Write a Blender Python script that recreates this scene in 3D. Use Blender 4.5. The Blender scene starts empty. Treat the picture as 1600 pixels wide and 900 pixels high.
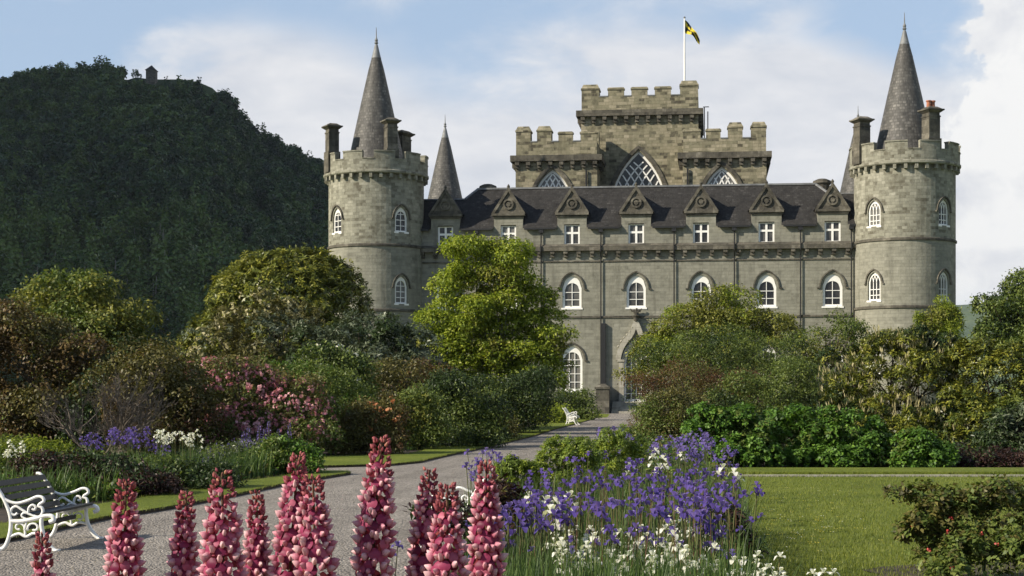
import bpy, math, random
import numpy as np
from mathutils import Vector

sc = bpy.context.scene
COL = sc.collection
R = math.radians

# ------------------------------------------------------------------ camera
FPX = 2500.0            # focal length in pixels of the 1600 px wide photograph
HOR = 610.0             # horizon row of the photograph
EYE = 1.75
cam_d = bpy.data.cameras.new('camera')
cam_d.sensor_width = 36.0
cam_d.lens = 36.0 * FPX / 1600.0
cam_d.shift_y = (HOR - 450.0) / 1600.0
cam_d.clip_start = 0.1
cam_d.clip_end = 40000
cam = bpy.data.objects.new('camera', cam_d)
cam.location = (0, 0, EYE)
cam.rotation_euler = (R(90), 0, 0)
COL.objects.link(cam)
sc.camera = cam

# ------------------------------------------------------------------ sun + exposure
SUN_EL = R(31)
SUN_AZ = R(67.5)          # from straight behind the camera towards the left
TO_SUN = Vector((-math.sin(SUN_AZ) * math.cos(SUN_EL), -math.cos(SUN_AZ) * math.cos(SUN_EL), math.sin(SUN_EL)))
sun_d = bpy.data.lights.new('sun', 'SUN')
sun_d.energy = 5.0
sun_d.angle = R(0.6)
sun_d.color = (1.0, 0.90, 0.75)
sun = bpy.data.objects.new('sun', sun_d)
sun.rotation_euler = TO_SUN.to_track_quat('Z', 'Y').to_euler()
sun.location = (-40, -20, 60)
COL.objects.link(sun)
sc.view_settings.view_transform = 'Standard'
sc.view_settings.look = 'None'
sc.view_settings.exposure = 0.54
sc.view_settings.gamma = 1.0
sc.view_settings.use_curve_mapping = False
sc.cycles.max_bounces = 6
sc.cycles.diffuse_bounces = 2
sc.cycles.glossy_bounces = 2
sc.cycles.transmission_bounces = 3
sc.cycles.volume_bounces = 0
sc.cycles.use_denoising = True

# ------------------------------------------------------------------ node helpers
class NT:
    def __init__(self, tree):
        self.t = tree
        self.n = tree.nodes
        self.l = tree.links
    def new(self, typ, **kw):
        n = self.n.new(typ)
        for k, v in kw.items():
            setattr(n, k, v)
        return n
    def put(self, node, idx, val):
        if val is None:
            return
        if hasattr(val, 'is_output'):
            self.l.new(val, node.inputs[idx])
        else:
            if isinstance(val, (tuple, list)) and len(val) == 3 and node.inputs[idx].type == 'RGBA':
                val = (*val, 1)
            node.inputs[idx].default_value = val
    def math(self, op, a, b=None, c=None, clamp=False):
        n = self.new('ShaderNodeMath', operation=op, use_clamp=clamp)
        self.put(n, 0, a); self.put(n, 1, b); self.put(n, 2, c)
        return n.outputs[0]
    def sstep(self, x, lo, hi):
        n = self.new('ShaderNodeMapRange', interpolation_type='SMOOTHSTEP')
        self.put(n, 0, x); self.put(n, 1, lo); self.put(n, 2, hi)
        return n.outputs[0]
    def noise(self, vec, scale, detail=4, rough=0.55, dist=0.0):
        n = self.new('ShaderNodeTexNoise')
        self.put(n, 'Vector', vec); self.put(n, 'Scale', scale)
        self.put(n, 'Detail', detail); self.put(n, 'Roughness', rough); self.put(n, 'Distortion', dist)
        return n.outputs[0]
    def mix(self, f, a, b, blend='MIX'):
        n = self.new('ShaderNodeMix', data_type='RGBA', blend_type=blend)
        self.put(n, 0, f); self.put(n, 6, a); self.put(n, 7, b)
        return n.outputs[2]
    def ramp(self, f, stops):
        n = self.new('ShaderNodeValToRGB')
        e = n.color_ramp.elements
        while len(e) < len(stops):
            e.new(0.5)
        for i, (p, c) in enumerate(stops):
            e[i].position = p
            e[i].color = (*c, 1) if len(c) == 3 else c
        self.put(n, 0, f)
        return n.outputs[0]
    def xyz(self, v):
        n = self.new('ShaderNodeSeparateXYZ'); self.put(n, 0, v)
        return n.outputs
    def comb(self, x, y, z):
        n = self.new('ShaderNodeCombineXYZ')
        self.put(n, 0, x); self.put(n, 1, y); self.put(n, 2, z)
        return n.outputs[0]

# ------------------------------------------------------------------ sky
world = bpy.data.worlds.new('World')
sc.world = world
world.use_nodes = True
W = NT(world.node_tree)
W.n.clear()
out = W.new('ShaderNodeOutputWorld')
bg = W.new('ShaderNodeBackground')
sky = W.new('ShaderNodeTexSky', sky_type='NISHITA')
sky.sun_disc = False
sky.sun_elevation = SUN_EL
sky.sun_rotation = math.atan2(TO_SUN.x, TO_SUN.y)
sky.altitude = 20
sky.air_density = 1.0
sky.dust_density = 0.6
sky.ozone_density = 1.6
tc = W.new('ShaderNodeTexCoord')
dx, dy, dz = W.xyz(tc.outputs['Generated'])
ysafe = W.math('MAXIMUM', dy, 0.05)
ax = W.math('DIVIDE', dx, ysafe)         # tangent of azimuth: (px-800)/2500
az_ = W.math('DIVIDE', dz, ysafe)        # tangent of elevation: (610-py)/2500
cvec = W.comb(W.math('MULTIPLY', dx, 1.0), dy, W.math('MULTIPLY', dz, 2.6))
n1 = W.noise(cvec, 5.0, 7, 0.58, 0.4)
n2 = W.noise(cvec, 17.0, 6, 0.6, 0.2)
n3 = W.noise(tc.outputs['Generated'], 30.0, 8, 0.62, 0.3)
dens = W.math('ADD', W.math('MULTIPLY', n1, 0.75), W.math('MULTIPLY', n2, 0.25))
wx = W.math('ADD', ax, W.math('MULTIPLY', W.math('SUBTRACT', n2, 0.5), 0.10))
wz = W.math('ADD', az_, W.math('MULTIPLY', W.math('SUBTRACT', n1, 0.5), 0.05))
for px, py, rx, ry, s in [(400, 140, 230, 100, .30), (330, 60, 120, 30, .10), (900, 65, 140, 35, .14), (860, 250, 340, 110, .33),
                          (1230, 120, 160, 60, .2), (1280, 220, 220, 120, .32), (520, 190, 160, 50, .12), (60, 55, 60, 12, .10),
                          (1240, 30, 60, 20, .10),
                          (110, 60, 170, 60, -.16), (680, 140, 130, 60, -.16), (1390, 55, 90, 60, -.22), (620, 20, 260, 45, -.18),
                          (1150, 30, 70, 30, -.1)]:
    ex = W.math('DIVIDE', W.math('SUBTRACT', wx, (px - 800) / FPX), rx / FPX)
    ez = W.math('DIVIDE', W.math('SUBTRACT', wz, (HOR - py) / FPX), ry / FPX)
    q = W.math('ADD', W.math('MULTIPLY', ex, ex), W.math('MULTIPLY', ez, ez))
    g = W.math('POWER', 2.718, W.math('MULTIPLY', q, -0.7))
    dens = W.math('ADD', dens, W.math('MULTIPLY', g, s))
# a bank of cumulus far to the right
edge = W.math('ADD', ax, W.math('MULTIPLY', W.math('SUBTRACT', n3, 0.5), 0.085))
edge = W.math('ADD', edge, W.math('MULTIPLY', W.math('SUBTRACT', n2, 0.5), 0.05))
edge = W.math('ADD', edge, W.math('MULTIPLY', W.math('SUBTRACT', 0.25, az_), 0.22))
bank = W.math('MAXIMUM', W.math('MULTIPLY', W.sstep(edge, 0.262, 0.312), 0.75), W.sstep(edge, 0.285, 0.297))
bank = W.math('MULTIPLY', bank, W.math('GREATER_THAN', dy, 0.05))
veil = W.sstep(dens, 0.42, 0.78)
lowhaze = W.math('MULTIPLY', W.sstep(az_, 0.17, 0.0), 0.55)
veil = W.math('MAXIMUM', veil, lowhaze)
low = W.sstep(dz, 0.50, 0.22)
skyc = W.mix(W.math('MULTIPLY', low, 0.75), sky.outputs[0], (2.85, 3.65, 4.8))
veil = W.math('MULTIPLY', veil, W.sstep(dz, 0.55, 0.26))
cl_col = W.ramp(n2, [(0.3, (4.3, 4.45, 4.8)), (0.65, (5.4, 5.4, 5.5))])
c1 = W.mix(W.math('MULTIPLY', veil, 0.92), skyc, cl_col)
bank_col = W.ramp(W.math('ADD', W.math('MULTIPLY', n3, 0.4), W.math('MULTIPLY', n1, 0.6)), [(0.36, (4.4, 4.55, 4.9)), (0.52, (6.0, 6.0, 5.95))])
bank = W.math('MULTIPLY', bank, W.sstep(az_, 0.02, 0.07))
c2 = W.mix(bank, c1, bank_col)
W.put(bg, 0, c2)
W.put(bg, 1, 0.11)
W.l.new(bg.outputs[0], out.inputs[0])

# ------------------------------------------------------------------ materials
MAT = {}
def mat_new(name):
    m = bpy.data.materials.new(name)
    m.use_nodes = True
    t = NT(m.node_tree)
    p = t.n['Principled BSDF']
    MAT[name] = m
    return m, t, p

def plain(name, col, rough=0.6, metal=0.0, spec=0.4, noise=0.0, nscale=8.0):
    m, t, p = mat_new(name)
    c = (*col, 1)
    if noise:
        geo = t.new('ShaderNodeTexCoord')
        f = t.noise(geo.outputs['Object'], nscale, 5)
        lo = tuple(x * (1 - noise) for x in col); hi = tuple(min(1, x * (1 + noise)) for x in col)
        t.put(p, 'Base Color', t.ramp(f, [(0.3, lo), (0.7, hi)]))
    else:
        p.inputs['Base Color'].default_value = c
    p.inputs['Roughness'].default_value = rough
    p.inputs['Metallic'].default_value = metal
    p.inputs['Specular IOR Level'].default_value = spec
    return m

def stone(name, base, vary, bw=0.8, bh=0.33, mort=0.012, contrast=0.5, stain=0.5, rough=0.9):
    """coursed stone; needs a UV map in metres"""
    m, t, p = mat_new(name)
    uv = t.new('ShaderNodeUVMap').outputs[0]
    oc = t.new('ShaderNodeTexCoord').outputs['Object']
    wob = t.noise(oc, 1.3, 3)
    bx, by, bz = t.xyz(uv)
    uvw = t.comb(t.math('ADD', bx, t.math('MULTIPLY', wob, 0.12)), t.math('ADD', by, t.math('MULTIPLY', wob, 0.05)), 0.0)
    br = t.new('ShaderNodeTexBrick')
    br.offset = 0.5; br.squash = 0.7; br.squash_frequency = 3
    t.put(br, 'Vector', uvw)
    t.put(br, 'Color1', (0, 0, 0)); t.put(br, 'Color2', (1, 1, 1)); t.put(br, 'Mortar', (0.5, 0.5, 0.5))
    br.inputs['Scale'].default_value = 1.0
    br.inputs['Mortar Size'].default_value = mort
    br.inputs['Mortar Smooth'].default_value = 0.3
    br.inputs['Brick Width'].default_value = bw
    br.inputs['Row Height'].default_value = bh
    bv = t.math('MULTIPLY', br.outputs[0], 1.0)
    patch = t.noise(oc, 0.35, 5, 0.6)
    f = t.math('ADD', t.math('MULTIPLY', t.math('SUBTRACT', bv, 0.5), contrast), t.noise(oc, 2.2, 6, 0.65))
    f = t.math('ADD', f, t.math('MULTIPLY', t.math('SUBTRACT', patch, 0.5), 0.5))
    col = t.ramp(f, [(0.15, vary[0]), (0.45, base), (0.62, vary[1]), (0.92, vary[2])])
    # rain streaks and lichen running down
    st = t.noise(t.comb(t.math('MULTIPLY', bx, 1.6), t.math('MULTIPLY', by, 0.16), 0.0), 1.0, 5, 0.6)
    stf = t.math('MULTIPLY', t.sstep(st, 0.5, 0.72), stain)
    col = t.mix(stf, col, tuple(x * 0.42 for x in base))
    col = t.mix(t.math('MULTIPLY', br.outputs['Fac'], 0.45), col, tuple(x * 0.6 for x in base))
    lich = t.sstep(t.noise(oc, 3.7, 6, 0.7), 0.64, 0.74)
    col = t.mix(t.math('MULTIPLY', lich, 0.35), col, tuple(min(1, x * 1.7) for x in base))
    t.put(p, 'Base Color', col)
    p.inputs['Roughness'].default_value = rough
    p.inputs['Specular IOR Level'].default_value = 0.2
    bmp = t.new('ShaderNodeBump')
    bmp.inputs['Strength'].default_value = 0.5
    bmp.inputs['Distance'].default_value = 0.04
    h = t.math('ADD', t.math('MULTIPLY', br.outputs['Fac'], -0.8), t.math('ADD', t.noise(oc, 6.0, 5), t.math('MULTIPLY', bv, 0.5)))
    t.put(bmp, 'Height', h)
    t.put(p, 'Normal', bmp.outputs[0])
    return m

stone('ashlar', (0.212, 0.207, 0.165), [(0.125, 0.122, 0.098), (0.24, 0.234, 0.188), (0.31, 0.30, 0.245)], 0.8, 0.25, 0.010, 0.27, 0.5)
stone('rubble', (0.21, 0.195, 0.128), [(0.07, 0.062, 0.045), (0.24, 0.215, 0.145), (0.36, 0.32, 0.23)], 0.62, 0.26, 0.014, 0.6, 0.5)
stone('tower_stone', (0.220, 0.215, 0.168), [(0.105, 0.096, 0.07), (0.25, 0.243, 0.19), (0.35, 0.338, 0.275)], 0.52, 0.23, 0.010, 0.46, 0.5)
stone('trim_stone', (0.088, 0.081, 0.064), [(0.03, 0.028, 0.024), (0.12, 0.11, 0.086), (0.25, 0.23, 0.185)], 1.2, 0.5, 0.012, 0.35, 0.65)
stone('pale_stone', (0.33, 0.31, 0.25), [(0.16, 0.15, 0.12), (0.36, 0.34, 0.28), (0.45, 0.43, 0.37)], 1.0, 0.5, 0.01, 0.25, 0.4)
stone('slate', (0.030, 0.0285, 0.0265), [(0.014, 0.0135, 0.013), (0.037, 0.035, 0.033), (0.085, 0.082, 0.076)], 0.34, 0.24, 0.03, 0.32, 0.35, 0.8)
stone('spire_slate', (0.078, 0.075, 0.068), [(0.040, 0.039, 0.037), (0.098, 0.094, 0.086), (0.20, 0.19, 0.17)], 0.32, 0.24, 0.03, 0.42, 0.2, 0.55)
plain('lead', (0.17, 0.175, 0.175), 0.6, 0.1, 0.4, 0.3, 3)
plain('iron', (0.016, 0.016, 0.016), 0.5)
plain('white_paint', (0.78, 0.77, 0.72), 0.45, noise=0.06, nscale=3)
plain('terracotta', (0.34, 0.13, 0.07), 0.8, noise=0.3)
plain('flag_black', (0.012, 0.014, 0.012), 0.8)
plain('flag_yellow', (0.62, 0.47, 0.03), 0.8)
plain('clock_white', (0.55, 0.56, 0.55), 0.6)
# window glass: dark rooms behind, with blinds and reflections of the sky
m, t, p = mat_new('glass')
oc = t.new('ShaderNodeTexCoord').outputs['Object']
oi = t.new('ShaderNodeObjectInfo')
f = t.math('ADD', t.math('MULTIPLY', oi.outputs['Random'], 0.5), t.math('MULTIPLY', t.noise(oc, 0.9, 3), 0.5))
t.put(p, 'Base Color', t.ramp(f, [(0.35, (0.010, 0.010, 0.011)), (0.5, (0.04, 0.038, 0.034)), (0.7, (0.15, 0.145, 0.13))]))
p.inputs['Roughness'].default_value = 0.08
p.inputs['Specular IOR Level'].default_value = 0.4
bmp = t.new('ShaderNodeBump'); bmp.inputs['Strength'].default_value = 0.12; bmp.inputs['Distance'].default_value = 0.05
t.put(bmp, 'Height', t.noise(oc, 1.6, 2)); t.put(p, 'Normal', bmp.outputs[0])

# ground
m, t, p = mat_new('grass')
oc = t.new('ShaderNodeTexCoord').outputs['Object']
f = t.math('ADD', t.math('MULTIPLY', t.noise(oc, 0.5, 5, 0.6), 0.5), t.math('MULTIPLY', t.noise(oc, 14.0, 6, 0.7), 0.5))
col = t.ramp(f, [(0.32, (0.068, 0.098, 0.012)), (0.5, (0.13, 0.165, 0.022)), (0.68, (0.205, 0.232, 0.045))])
fine = t.noise(t.comb(*[t.math('MULTIPLY', q, k) for q, k in zip(t.xyz(oc), (1.0, 0.55, 1.0))]), 30.0, 6, 0.75)
col = t.mix(1.0, col, t.ramp(fine, [(0.3, (0.55, 0.6, 0.5)), (0.5, (1.0, 1.0, 1.0)), (0.7, (1.45, 1.4, 1.3))]), 'MULTIPLY')
dead = t.sstep(t.noise(oc, 1.7, 4), 0.56, 0.72)
col = t.mix(t.math('MULTIPLY', dead, 0.35), col, (0.17, 0.16, 0.06))
t.put(p, 'Base Color', col)
p.inputs['Roughness'].default_value = 0.85
p.inputs['Specular IOR Level'].default_value = 0.15
bmp = t.new('ShaderNodeBump'); bmp.inputs['Strength'].default_value = 0.9; bmp.inputs['Distance'].default_value = 0.05
t.put(bmp, 'Height', t.noise(oc, 45.0, 5, 0.7)); t.put(p, 'Normal', bmp.outputs[0])

m, t, p = mat_new('gravel')
oc = t.new('ShaderNodeTexCoord').outputs['Object']
vor = t.new('ShaderNodeTexVoronoi'); t.put(vor, 'Vector', oc); vor.inputs['Scale'].default_value = 38.0
f = t.math('ADD', t.math('MULTIPLY', t.xyz(vor.outputs['Color'])[0], 0.55), t.math('MULTIPLY', t.noise(oc, 1.2, 6, 0.65), 0.45))
col = t.ramp(f, [(0.15, (0.085, 0.075, 0.065)), (0.45, (0.20, 0.178, 0.152)), (0.62, (0.265, 0.238, 0.205)), (0.85, (0.40, 0.365, 0.32))])
ox, oy, oz = t.xyz(oc)
trk = t.noise(t.comb(t.math('SUBTRACT', ox, t.math('MULTIPLY', oy, 0.1228)), t.math('MULTIPLY', oy, 0.06), 0.0), 1.1, 4, 0.6)
col = t.mix(1.0, col, t.ramp(trk, [(0.35, (0.78, 0.77, 0.75)), (0.5, (1.0, 1.0, 1.0)), (0.7, (1.14, 1.14, 1.13))]), 'MULTIPLY')
t.put(p, 'Base Color', col)
p.inputs['Roughness'].default_value = 0.95
bmp = t.new('ShaderNodeBump'); bmp.inputs['Strength'].default_value = 1.0; bmp.inputs['Distance'].default_value = 0.03
t.put(bmp, 'Height', t.math('ADD', t.math('MULTIPLY', vor.outputs['Distance'], -1.0), t.math('MULTIPLY', t.noise(oc, 9.0, 5), 0.8)))
t.put(p, 'Normal', bmp.outputs[0])

plain('soil', (0.035, 0.025, 0.017), 0.95, noise=0.5, nscale=7)
plain('bark', (0.075, 0.058, 0.042), 0.9, noise=0.5, nscale=6)
plain('pale_bark', (0.20, 0.185, 0.16), 0.9, noise=0.4, nscale=3)
plain('twig_bark', (0.12, 0.098, 0.075), 0.9, noise=0.4, nscale=9)
plain('dark_wood', (0.012, 0.013, 0.014), 0.55, noise=0.3, nscale=12)
plain('cast_white', (0.80, 0.79, 0.74), 0.4, noise=0.08, nscale=10)
plain('cloud_white', (0.8, 0.8, 0.8), 1.0, noise=0.05, nscale=0.01)

def leafmat(name, dark, mid, light, trans=0.3, rough=0.5, spec=0.3):
    m, t, p = mat_new(name)
    at = t.new('ShaderNodeAttribute', attribute_name='var')
    col = t.ramp(at.outputs['Fac'], [(0.1, dark), (0.5, mid), (0.92, light)])
    t.put(p, 'Base Color', col)
    p.inputs['Roughness'].default_value = rough
    p.inputs['Specular IOR Level'].default_value = spec
    tr = t.new('ShaderNodeBsdfTranslucent')
    t.put(tr, 0, t.mix(1.0, col, (1.0, 1.05, 0.55), 'MULTIPLY'))
    mx = t.new('ShaderNodeMixShader')
    mx.inputs[0].default_value = trans
    t.l.new(p.outputs[0], mx.inputs[1]); t.l.new(tr.outputs[0], mx.inputs[2])
    t.l.new(mx.outputs[0], t.n['Material Output'].inputs[0])
    return m

leafmat('leaf_bright', (0.0892, 0.1337, 0.0159), (0.2288, 0.2899, 0.0312), (0.4697, 0.5009, 0.0613), 0.42)
leafmat('leaf_mid', (0.0408, 0.0681, 0.0142), (0.1041, 0.1456, 0.0304), (0.2332, 0.2691, 0.0619))
leafmat('leaf_yellowish', (0.0624, 0.078, 0.0149), (0.1631, 0.1758, 0.032), (0.347, 0.3253, 0.0652))
leafmat('leaf_rhodo', (0.0289, 0.0417, 0.0075), (0.1227, 0.1436, 0.0182), (0.339, 0.3185, 0.0446), 0.15, 0.4, 0.4)
leafmat('leaf_dark', (0.0125, 0.025, 0.0075), (0.03, 0.0525, 0.0137), (0.0625, 0.0938, 0.025), 0.18)
leafmat('leaf_greygreen', (0.0367, 0.0524, 0.0262), (0.0924, 0.117, 0.0616), (0.2346, 0.2622, 0.1656), 0.15, 0.4, 0.4)
leafmat('leaf_hedge', (0.0278, 0.0666, 0.0095), (0.0728, 0.1568, 0.0183), (0.1733, 0.2899, 0.0391), 0.25)
leafmat('leaf_copper', (0.0306, 0.0192, 0.0078), (0.0929, 0.0601, 0.0197), (0.1803, 0.1202, 0.0421), 0.25)
leafmat('leaf_olive', (0.0357, 0.0357, 0.0095), (0.098, 0.0924, 0.0252), (0.2195, 0.1882, 0.0549), 0.25)
leafmat('leaf_red', (0.0403, 0.0207, 0.0115), (0.0978, 0.0483, 0.0207), (0.1725, 0.092, 0.0345), 0.3)
leafmat('leaf_maroon', (0.016, 0.008, 0.007), (0.040, 0.018, 0.014), (0.075, 0.04, 0.025), 0.2)
leafmat('leaf_lime', (0.0666, 0.1047, 0.019), (0.168, 0.2352, 0.0392), (0.3261, 0.4014, 0.0878), 0.35)
leafmat('leaf_blade', (0.0238, 0.0475, 0.0114), (0.057, 0.1045, 0.0238), (0.1235, 0.1805, 0.0475), 0.35)
leafmat('leaf_buff', (0.08, 0.065, 0.03), (0.15, 0.12, 0.05), (0.26, 0.21, 0.10), 0.3)
leafmat('leaf_forest', (0.010, 0.028, 0.008), (0.030, 0.068, 0.015), (0.085, 0.135, 0.026), 0.1)
leafmat('leaf_farforest', (0.05, 0.075, 0.04), (0.07, 0.10, 0.05), (0.10, 0.13, 0.06), 0.1)
leafmat('bud_cream', (0.22, 0.20, 0.09), (0.36, 0.32, 0.16), (0.52, 0.47, 0.27), 0.2)
leafmat('petal_pink', (0.36, 0.10, 0.14), (0.54, 0.22, 0.26), (0.70, 0.42, 0.44), 0.3)
leafmat('petal_orange', (0.40, 0.12, 0.04), (0.55, 0.22, 0.09), (0.65, 0.36, 0.2), 0.3)
leafmat('petal_red', (0.32, 0.03, 0.03), (0.45, 0.06, 0.05), (0.55, 0.14, 0.1), 0.25)
leafmat('petal_violet', (0.032, 0.017, 0.125), (0.11, 0.07, 0.31), (0.23, 0.165, 0.48), 0.35)
leafmat('petal_lavender', (0.08, 0.055, 0.22), (0.15, 0.11, 0.34), (0.27, 0.21, 0.48), 0.3)
leafmat('petal_white', (0.62, 0.60, 0.46), (0.78, 0.77, 0.68), (0.86, 0.86, 0.82), 0.3)
leafmat('petal_yellow', (0.5, 0.38, 0.03), (0.65, 0.52, 0.05), (0.75, 0.65, 0.15), 0.2)
leafmat('lupin_wing', (0.4452, 0.1003, 0.161), (0.6466, 0.2596, 0.3335), (0.8056, 0.531, 0.552), 0.3)
leafmat('lupin_banner', (0.16, 0.012, 0.05), (0.33, 0.04, 0.11), (0.58, 0.16, 0.23), 0.35)
leafmat('lupin_bud', (0.22, 0.04, 0.06), (0.40, 0.11, 0.11), (0.50, 0.36, 0.15), 0.25)
leafmat('stem_green', (0.05, 0.075, 0.02), (0.085, 0.10, 0.03), (0.13, 0.12, 0.045), 0.1)
leafmat('stem_red', (0.06, 0.028, 0.02), (0.11, 0.05, 0.03), (0.14, 0.09, 0.04), 0.1)
leafmat('lawn_blade', (0.091, 0.1188, 0.0154), (0.1495, 0.1836, 0.0242), (0.234, 0.2484, 0.044), 0.35)
# ------------------------------------------------------------------ object helpers
def tag(o, label=None, cat=None, group=None, kind=None):
    if label: o['label'] = label
    if cat: o['category'] = cat
    if group: o['group'] = group
    if kind: o['kind'] = kind
    return o

def empty(name, loc=(0, 0, 0), rz=0.0):
    o = bpy.data.objects.new(name, None)
    o.location = loc
    o.rotation_euler = (0, 0, rz)
    o.empty_display_size = 0.3
    COL.objects.link(o)
    return o

def copy_tree(o, parent=None):
    c = o.copy()
    COL.objects.link(c)
    c.parent = parent
    for ch in o.children:
        copy_tree(ch, c)
    return c

def X_at(px, Y): return (px - 800.0) / FPX * Y
def Z_at(py, Y): return EYE + (HOR - py) / FPX * Y
def ground_at(px, py):
    Y = EYE * FPX / (py - HOR)
    return (X_at(px, Y), Y)

class MB:
    """collects faces with UVs in metres and links them as one mesh object"""
    def __init__(self):
        self.v = []; self.f = []; self.m = []; self.uv = []
    def add(self, verts, faces, mat=0, uvs=None):
        b = len(self.v)
        self.v += [tuple(p) for p in verts]
        for i, f in enumerate(faces):
            self.f.append([b + k for k in f]); self.m.append(mat)
            self.uv.append(uvs[i] if uvs else None)
        return self
    def quad(self, a, b, c, d, mat=0, uv=None):
        self.add([a, b, c, d], [(0, 1, 2, 3)], mat, [uv] if uv else None)
    def box(self, x0, x1, y0, y1, z0, z1, mat=0, taper=0.0):
        t = taper
        vs = [(x0, y0, z0), (x1, y0, z0), (x1, y1, z0), (x0, y1, z0),
              (x0 + t, y0 + t, z1), (x1 - t, y0 + t, z1), (x1 - t, y1 - t, z1), (x0 + t, y1 - t, z1)]
        self.add(vs, [(3, 2, 1, 0), (4, 5, 6, 7), (0, 1, 5, 4), (1, 2, 6, 5), (2, 3, 7, 6), (3, 0, 4, 7)], mat)
        return self
    def rbox(self, cx, cy, z0, z1, hx, hy, ang, mat=0, flare=0.0):
        ca, sa = math.cos(ang), math.sin(ang)
        vs = []
        for z, k in ((z0, 0.0), (z1, flare)):
            for sx, sy in ((-1, -1), (1, -1), (1, 1), (-1, 1)):
                x, y = sx * (hx + k), sy * (hy + k)
                vs.append((cx + x * ca - y * sa, cy + x * sa + y * ca, z))
        self.add(vs, [(3, 2, 1, 0), (4, 5, 6, 7), (0, 1, 5, 4), (1, 2, 6, 5), (2, 3, 7, 6), (3, 0, 4, 7)], mat)
    def lathe(self, prof, n, cx=0.0, cy=0.0, mat=0, uscale=None, a0=0.0, a1=2 * math.pi):
        """prof: (r, z) from bottom to top"""
        full = abs(a1 - a0 - 2 * math.pi) < 1e-6
        L = 0.0
        for j in range(len(prof) - 1):
            (r0, z0), (r1, z1) = prof[j], prof[j + 1]
            dl = math.hypot(r1 - r0, z1 - z0)
            us = uscale if uscale else max(r0, r1)
            for i in range(n):
                a = a0 + (a1 - a0) * i / n; b = a0 + (a1 - a0) * (i + 1) / n
                p = [(cx + r0 * math.sin(a), cy - r0 * math.cos(a), z0), (cx + r0 * math.sin(b), cy - r0 * math.cos(b), z0),
                     (cx + r1 * math.sin(b), cy - r1 * math.cos(b), z1), (cx + r1 * math.sin(a), cy - r1 * math.cos(a), z1)]
                uv = [(a * us, L), (b * us, L), (b * us, L + dl), (a * us, L + dl)]
                if r1 < 1e-4:
                    self.add(p[:3], [(0, 1, 2)], mat, [uv[:3]])
                elif r0 < 1e-4:
                    self.add([p[0], p[2], p[3]], [(0, 1, 2)], mat, [[uv[0], uv[2], uv[3]]])
                else:
                    self.add(p, [(0, 1, 2, 3)], mat, [uv])
            L += dl
        return self
    def tube(self, pts, rad, n=6, mat=0, cap=True):
        pts = [Vector(p) for p in pts]
        rads = rad if isinstance(rad, (list, tuple)) else [rad] * len(pts)
        rings = []
        prevx = None
        for i, p in enumerate(pts):
            d = (pts[min(i + 1, len(pts) - 1)] - pts[max(i - 1, 0)])
            d = d.normalized() if d.length > 1e-9 else Vector((0, 0, 1))
            ref = prevx if prevx is not None else (Vector((1, 0, 0)) if abs(d.x) < 0.8 else Vector((0, 1, 0)))
            x = (ref - d * ref.dot(d))
            x = x.normalized() if x.length > 1e-6 else d.orthogonal().normalized()
            y = d.cross(x)
            prevx = x
            rings.append([tuple(p + (x * math.cos(2 * math.pi * k / n) + y * math.sin(2 * math.pi * k / n)) * rads[i]) for k in range(n)])
        vs = [q for r in rings for q in r]
        fs = []
        for i in range(len(pts) - 1):
            for k in range(n):
                a = i * n + k; b = i * n + (k + 1) % n
                fs.append((a, b, b + n, a + n))
        if cap:
            fs.append(tuple(range(n - 1, -1, -1)))
            fs.append(tuple((len(pts) - 1) * n + k for k in range(n)))
        self.add(vs, fs, mat)
        return self
    def poly_prism(self, pts, z0, z1, mat=0, side_mat=None):
        """extrude a ground polygon (counter-clockwise x,y) from z0 to z1"""
        n = len(pts)
        self.add([(x, y, z1) for x, y in pts], [tuple(range(n))], mat)
        for i in range(n):
            a, b = pts[i], pts[(i + 1) % n]
            self.quad((*a, z0), (*b, z0), (*b, z1), (*a, z1), mat if side_mat is None else side_mat)
        return self
    def build(self, name, mats, parent=None, smooth=False):
        me = bpy.data.meshes.new(name)
        me.from_pydata(self.v, [], self.f)
        mats = mats if isinstance(mats, (list, tuple)) else [mats]
        for m in mats:
            me.materials.append(MAT[m])
        me.polygons.foreach_set('material_index', self.m)
        uvl = me.uv_layers.new(name='UVMap')
        co = self.v
        data = []
        for f, uv in zip(self.f, self.uv):
            if uv is None:
                a, b, c = Vector(co[f[0]]), Vector(co[f[1]]), Vector(co[f[2]])
                n = (b - a).cross(c - a)
                if n.length < 1e-12:
                    n = Vector((0, 0, 1))
                n.normalize()
                if abs(n.z) > 0.95:
                    uv = [(co[i][0], co[i][1]) for i in f]
                else:
                    t = Vector((-n.y, n.x, 0)).normalized()
                    w = n.cross(t)
                    uv = [(t.dot(Vector(co[i])), w.dot(Vector(co[i]))) for i in f]
            data += [q for p in uv for q in p]
        uvl.data.foreach_set('uv', data)
        if smooth:
            me.polygons.foreach_set('use_smooth', [True] * len(self.f))
        me.validate(clean_customdata=False)
        o = bpy.data.objects.new(name, me)
        COL.objects.link(o)
        o.parent = parent
        return o

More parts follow.
